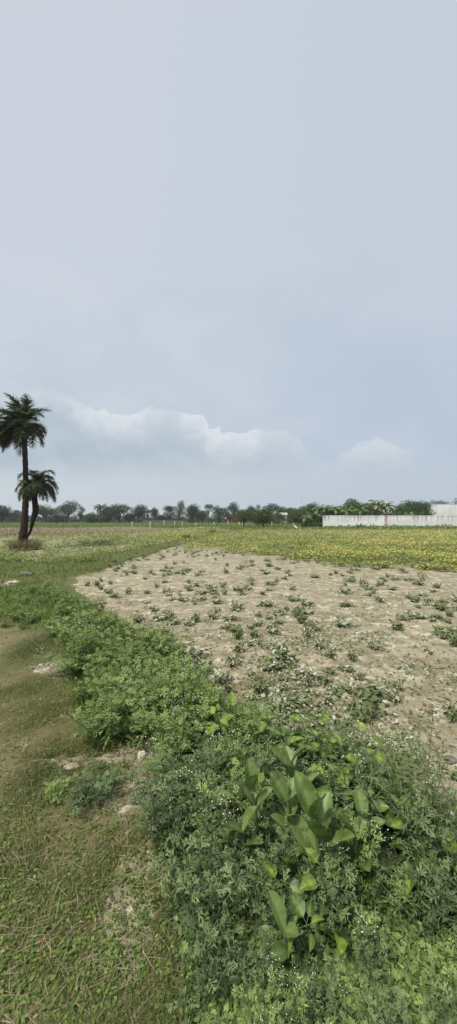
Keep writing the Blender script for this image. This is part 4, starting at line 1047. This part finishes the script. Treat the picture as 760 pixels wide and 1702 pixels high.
# poles and mast
def pole(px, yt, Y, r, mat, label, arms=True, name='utility_pole'):
    p = atY(px, 870, Y); H = atY(px, yt, Y)[2]; root = empty(name, (p[0], Y, 0)); mb = MB(); tube(mb, [(0, 0, -.3), (0, 0, H)], [r, r * .7], 8); mb.build('pole', mat, root)
    if arms:
        for k, z in enumerate((H - .25, H - .9)): mb = MB(); box(mb, (0, -r, z), (1.5, .1, .1)); mb.build('crossarm', mat, root)
    tag(root, label, 'pole')
pole(272, 844, 125, .14, M['metal'], 'thin grey utility pole between the ball-shaped tree and the ragged tree')
Ym = 160; p = atY(501, 870, Ym); H = atY(501, 827, Ym)[2]; root = empty('mast', (p[0], Ym, 0))
mb = MB(); tube(mb, [(0, 0, -.3), (0, 0, H)], [.22, .10], 8); mb.build('pole', M['white'], root)
mb = MB(); box(mb, (0, -.2, H * .93), (.5, .2, .9)); mb.build('antenna', M['white'], root)
tag(root, 'thin white mast rising above the trees left of the wall', 'mast')

# white egret at the crop edge
pe = at(491, 881); root = empty('egret', (pe[0], pe[1], 0))
try:
    k = [(-.30, 0, .84), (-.25, 0, .80), (-.20, 0, .66), (-.12, 0, .56), (.0, 0, .44), (.14, 0, .33), (.26, 0, .24), (.38, 0, .16)]
    mb = MB(); tube(mb, k, [.018, .04, .035, .05, .11, .12, .07, .015], 9)
    mb.build('body', M['feather'], root)
    mb = MB(); tube(mb, [(-.30, 0, .84), (-.37, 0, .86), (-.44, 0, .86)], [.018, .013, .003], 6); mb.build('beak', M['beak'], root)
    for s in (-.035, .035):
        mb = MB(); tube(mb, [(.06, s, .30), (.09, s, .16), (.06, s, -.03)], [.014, .010, .009], 5); mb.build('leg', M['dark'], root)
    for s in (-1, 1):
        mb = MB(); tube(mb, [(-.04, s * .07, .48), (.1, s * .11, .36), (.24, s * .08, .24), (.36, s * .03, .14)], [.03, .06, .05, .01], 7); mb.build('wing', M['feather'], root)
finally:
    tag(root, 'white egret leaning forward at the far edge of the yellow crop', 'bird')

# ------------------------------------------------------------------ air
mb = MB(); box(mb, (0, 200, 14), (900, 560, 34)); hz = mb.build('haze', bpy.data.materials.new('haze_air'))
hm = hz.data.materials[0]; hm.use_nodes = True; hn = hm.node_tree; hn.nodes.clear()
ho = nn(hn, 'ShaderNodeOutputMaterial'); hv = nn(hn, 'ShaderNodeVolumePrincipled'); hn.links.new(hv.outputs[0], ho.inputs['Volume'])
hv.inputs['Color'].default_value = (.86, .92, 1, 1); hv.inputs['Density'].default_value = .0005; hv.inputs['Anisotropy'].default_value = .1
tag(hz, 'thin humid air over the fields', 'haze', kind='stuff')

# ------------------------------------------------------------------ light and sky
SUN_EL, SUN_AZ = R(56), R(-132)    # azimuth measured from +Y (view direction) clockwise; negative = left
sd = bpy.data.lights.new('sun', 'SUN'); so = bpy.data.objects.new('sun', sd); COL.objects.link(so)
sd.energy = 3.9; sd.angle = R(7); sd.color = (1, .96, .88)
dv = Vector((math.sin(SUN_AZ) * math.cos(SUN_EL), math.cos(SUN_AZ) * math.cos(SUN_EL), math.sin(SUN_EL)))
so.rotation_euler = dv.to_track_quat('Z', 'Y').to_euler()

w = bpy.data.worlds.new('World'); sc.world = w; w.use_nodes = True; nt = w.node_tree; nt.nodes.clear()
out = nn(nt, 'ShaderNodeOutputWorld'); bg = nn(nt, 'ShaderNodeBackground'); nt.links.new(bg.outputs[0], out.inputs[0]); bg.inputs[1].default_value = .113
sky = nn(nt, 'ShaderNodeTexSky'); sky.sky_type = 'NISHITA'; sky.sun_disc = False; sky.sun_elevation = SUN_EL; sky.sun_rotation = SUN_AZ; sky.dust_density = 4; sky.air_density = 1.5
tc = nn(nt, 'ShaderNodeTexCoord'); g = tc.outputs['Generated']; sx = nn(nt, 'ShaderNodeSeparateXYZ'); nt.links.new(g, sx.inputs[0])
X_, Y_, Z_ = sx.outputs
ay = mth(nt, 'MAXIMUM', mth(nt, 'ABSOLUTE', Y_), .15); u = mth(nt, 'DIVIDE', X_, ay); v = mth(nt, 'DIVIDE', Z_, ay)
cv = nn(nt, 'ShaderNodeCombineXYZ'); nt.links.new(u, cv.inputs[0]); nt.links.new(v, cv.inputs[1]); uv = cv.outputs[0]
def curve(nt, x, pts, lo, hi):
    """piecewise map of photo x-position on v height"""
    n = nn(nt, 'ShaderNodeFloatCurve'); c = n.mapping.curves[0]
    xs = [((px - CX) / F + 1) / 2 for px, _ in pts]; ys = [((862 - py) / F - lo) / (hi - lo) for _, py in pts]
    c.points[0].location = (xs[0], ys[0]); c.points[1].location = (xs[-1], ys[-1])
    for a, b in zip(xs[1:-1], ys[1:-1]): c.points.new(a, b)
    for p in c.points: p.handle_type = 'AUTO_CLAMPED'
    n.mapping.update(); xin = mth(nt, 'MULTIPLY_ADD', x, .5, .5, clamp=True); nt.links.new(xin, n.inputs[1])
    return mth(nt, 'MULTIPLY_ADD', n.outputs[0], hi - lo, lo)
top1 = curve(nt, u, [(-180, 660), (0, 632), (60, 626), (110, 640), (140, 668), (180, 678), (220, 682), (262, 668), (300, 676), (335, 688), (352, 712), (400, 716), (432, 708), (470, 712), (500, 728), (530, 752), (575, 748), (600, 730), (650, 732), (685, 745), (710, 770), (940, 790)], 0, .5)
bill = noise_n(nt, vscale(nt, uv, (8, 14, 1)), 1, 7, .62, .3); big = noise_n(nt, vscale(nt, uv, (2.2, 3.5, 1)), 1, 5, .55, .4)
fine = noise_n(nt, vscale(nt, uv, (22, 34, 1)), 1, 5, .6, .2)
edge0 = mth(nt, 'SUBTRACT', mth(nt, 'ADD', top1, mth(nt, 'MULTIPLY', mth(nt, 'SUBTRACT', bill, .5), .10)), v)
edge = mth(nt, 'ADD', edge0, mth(nt, 'MULTIPLY', mth(nt, 'SUBTRACT', fine, .5), .03))      # >0 inside the bank
soft = curve(nt, u, [(-180, 862 - 40), (60, 862 - 45), (130, 862 - 22), (170, 862 - 8), (300, 862 - 12), (330, 862 - 4), (480, 862 - 6), (530, 862 - 25), (590, 862 - 8), (680, 862 - 10), (740, 862 - 45), (940, 862 - 50)], 0, .2)
inside = sstep(nt, edge, mth(nt, 'MULTIPLY', soft, -.4), soft)
shade = mth(nt, 'ADD', edge0, mth(nt, 'MULTIPLY', mth(nt, 'SUBTRACT', fine, .5), .10))
rim = mth(nt, 'MULTIPLY', sstep(nt, shade, -.01, .13, 1, 0), inside)
low = sstep(nt, mth(nt, 'ADD', v, mth(nt, 'MULTIPLY', mth(nt, 'SUBTRACT', big, .5), .08)), .09, .20, 1, 0)          # bank dissolves into the milky air near the horizon
bright = curve(nt, u, [(-180, 862 - 75), (100, 862 - 65), (170, 862 - 75), (210, 862 - 80), (290, 862 - 45), (315, 862 - 100), (400, 862 - 95), (450, 862 - 50), (560, 862 - 30), (600, 862 - 60), (660, 862 - 50), (720, 862 - 20), (940, 862 - 20)], 0, .2)
bright = mth(nt, 'MULTIPLY', bright, 7.0, clamp=True)
veil = mix(nt, (4.55, 5.15, 5.85), (5.15, 5.55, 6.15), sstep(nt, big, .35, .65))
veil = mix(nt, veil, (4.95, 5.35, 6.0), sstep(nt, v, .35, 1.0))
side = sstep(nt, u, -.6, .6)
veil = mix(nt, veil, mix(nt, veil, (.86, .90, .96), 1, 'MULTIPLY'), mth(nt, 'MULTIPLY', side, sstep(nt, v, .1, .9, 1, .4)))
body = mix(nt, (3.5, 4.2, 4.9), (4.1, 4.75, 5.35), sstep(nt, bill, .38, .66))
lit = mix(nt, body, (6.4, 6.75, 7.0), mth(nt, 'MULTIPLY', rim, bright))
hor = mix(nt, (5.25, 5.7, 6.05), (4.3, 4.95, 5.65), side)
cl = mix(nt, veil, lit, mth(nt, 'MULTIPLY', inside, mth(nt, 'SUBTRACT', .95, mth(nt, 'MULTIPLY', side, .3))))
cl = mix(nt, cl, hor, mth(nt, 'MULTIPLY', low, .85))
up = sstep(nt, Z_, -.02, .0)
fin = mix(nt, sky.outputs[0], cl, .96)
nt.links.new(fin, bg.inputs[0])

sc.view_settings.view_transform = 'Standard'; sc.view_settings.look = 'None'; sc.view_settings.exposure = .12; sc.view_settings.gamma = 1
sc.cycles.max_bounces = 5; sc.cycles.diffuse_bounces = 3; sc.cycles.transparent_max_bounces = 4
for m in bpy.data.materials: m.use_backface_culling = False
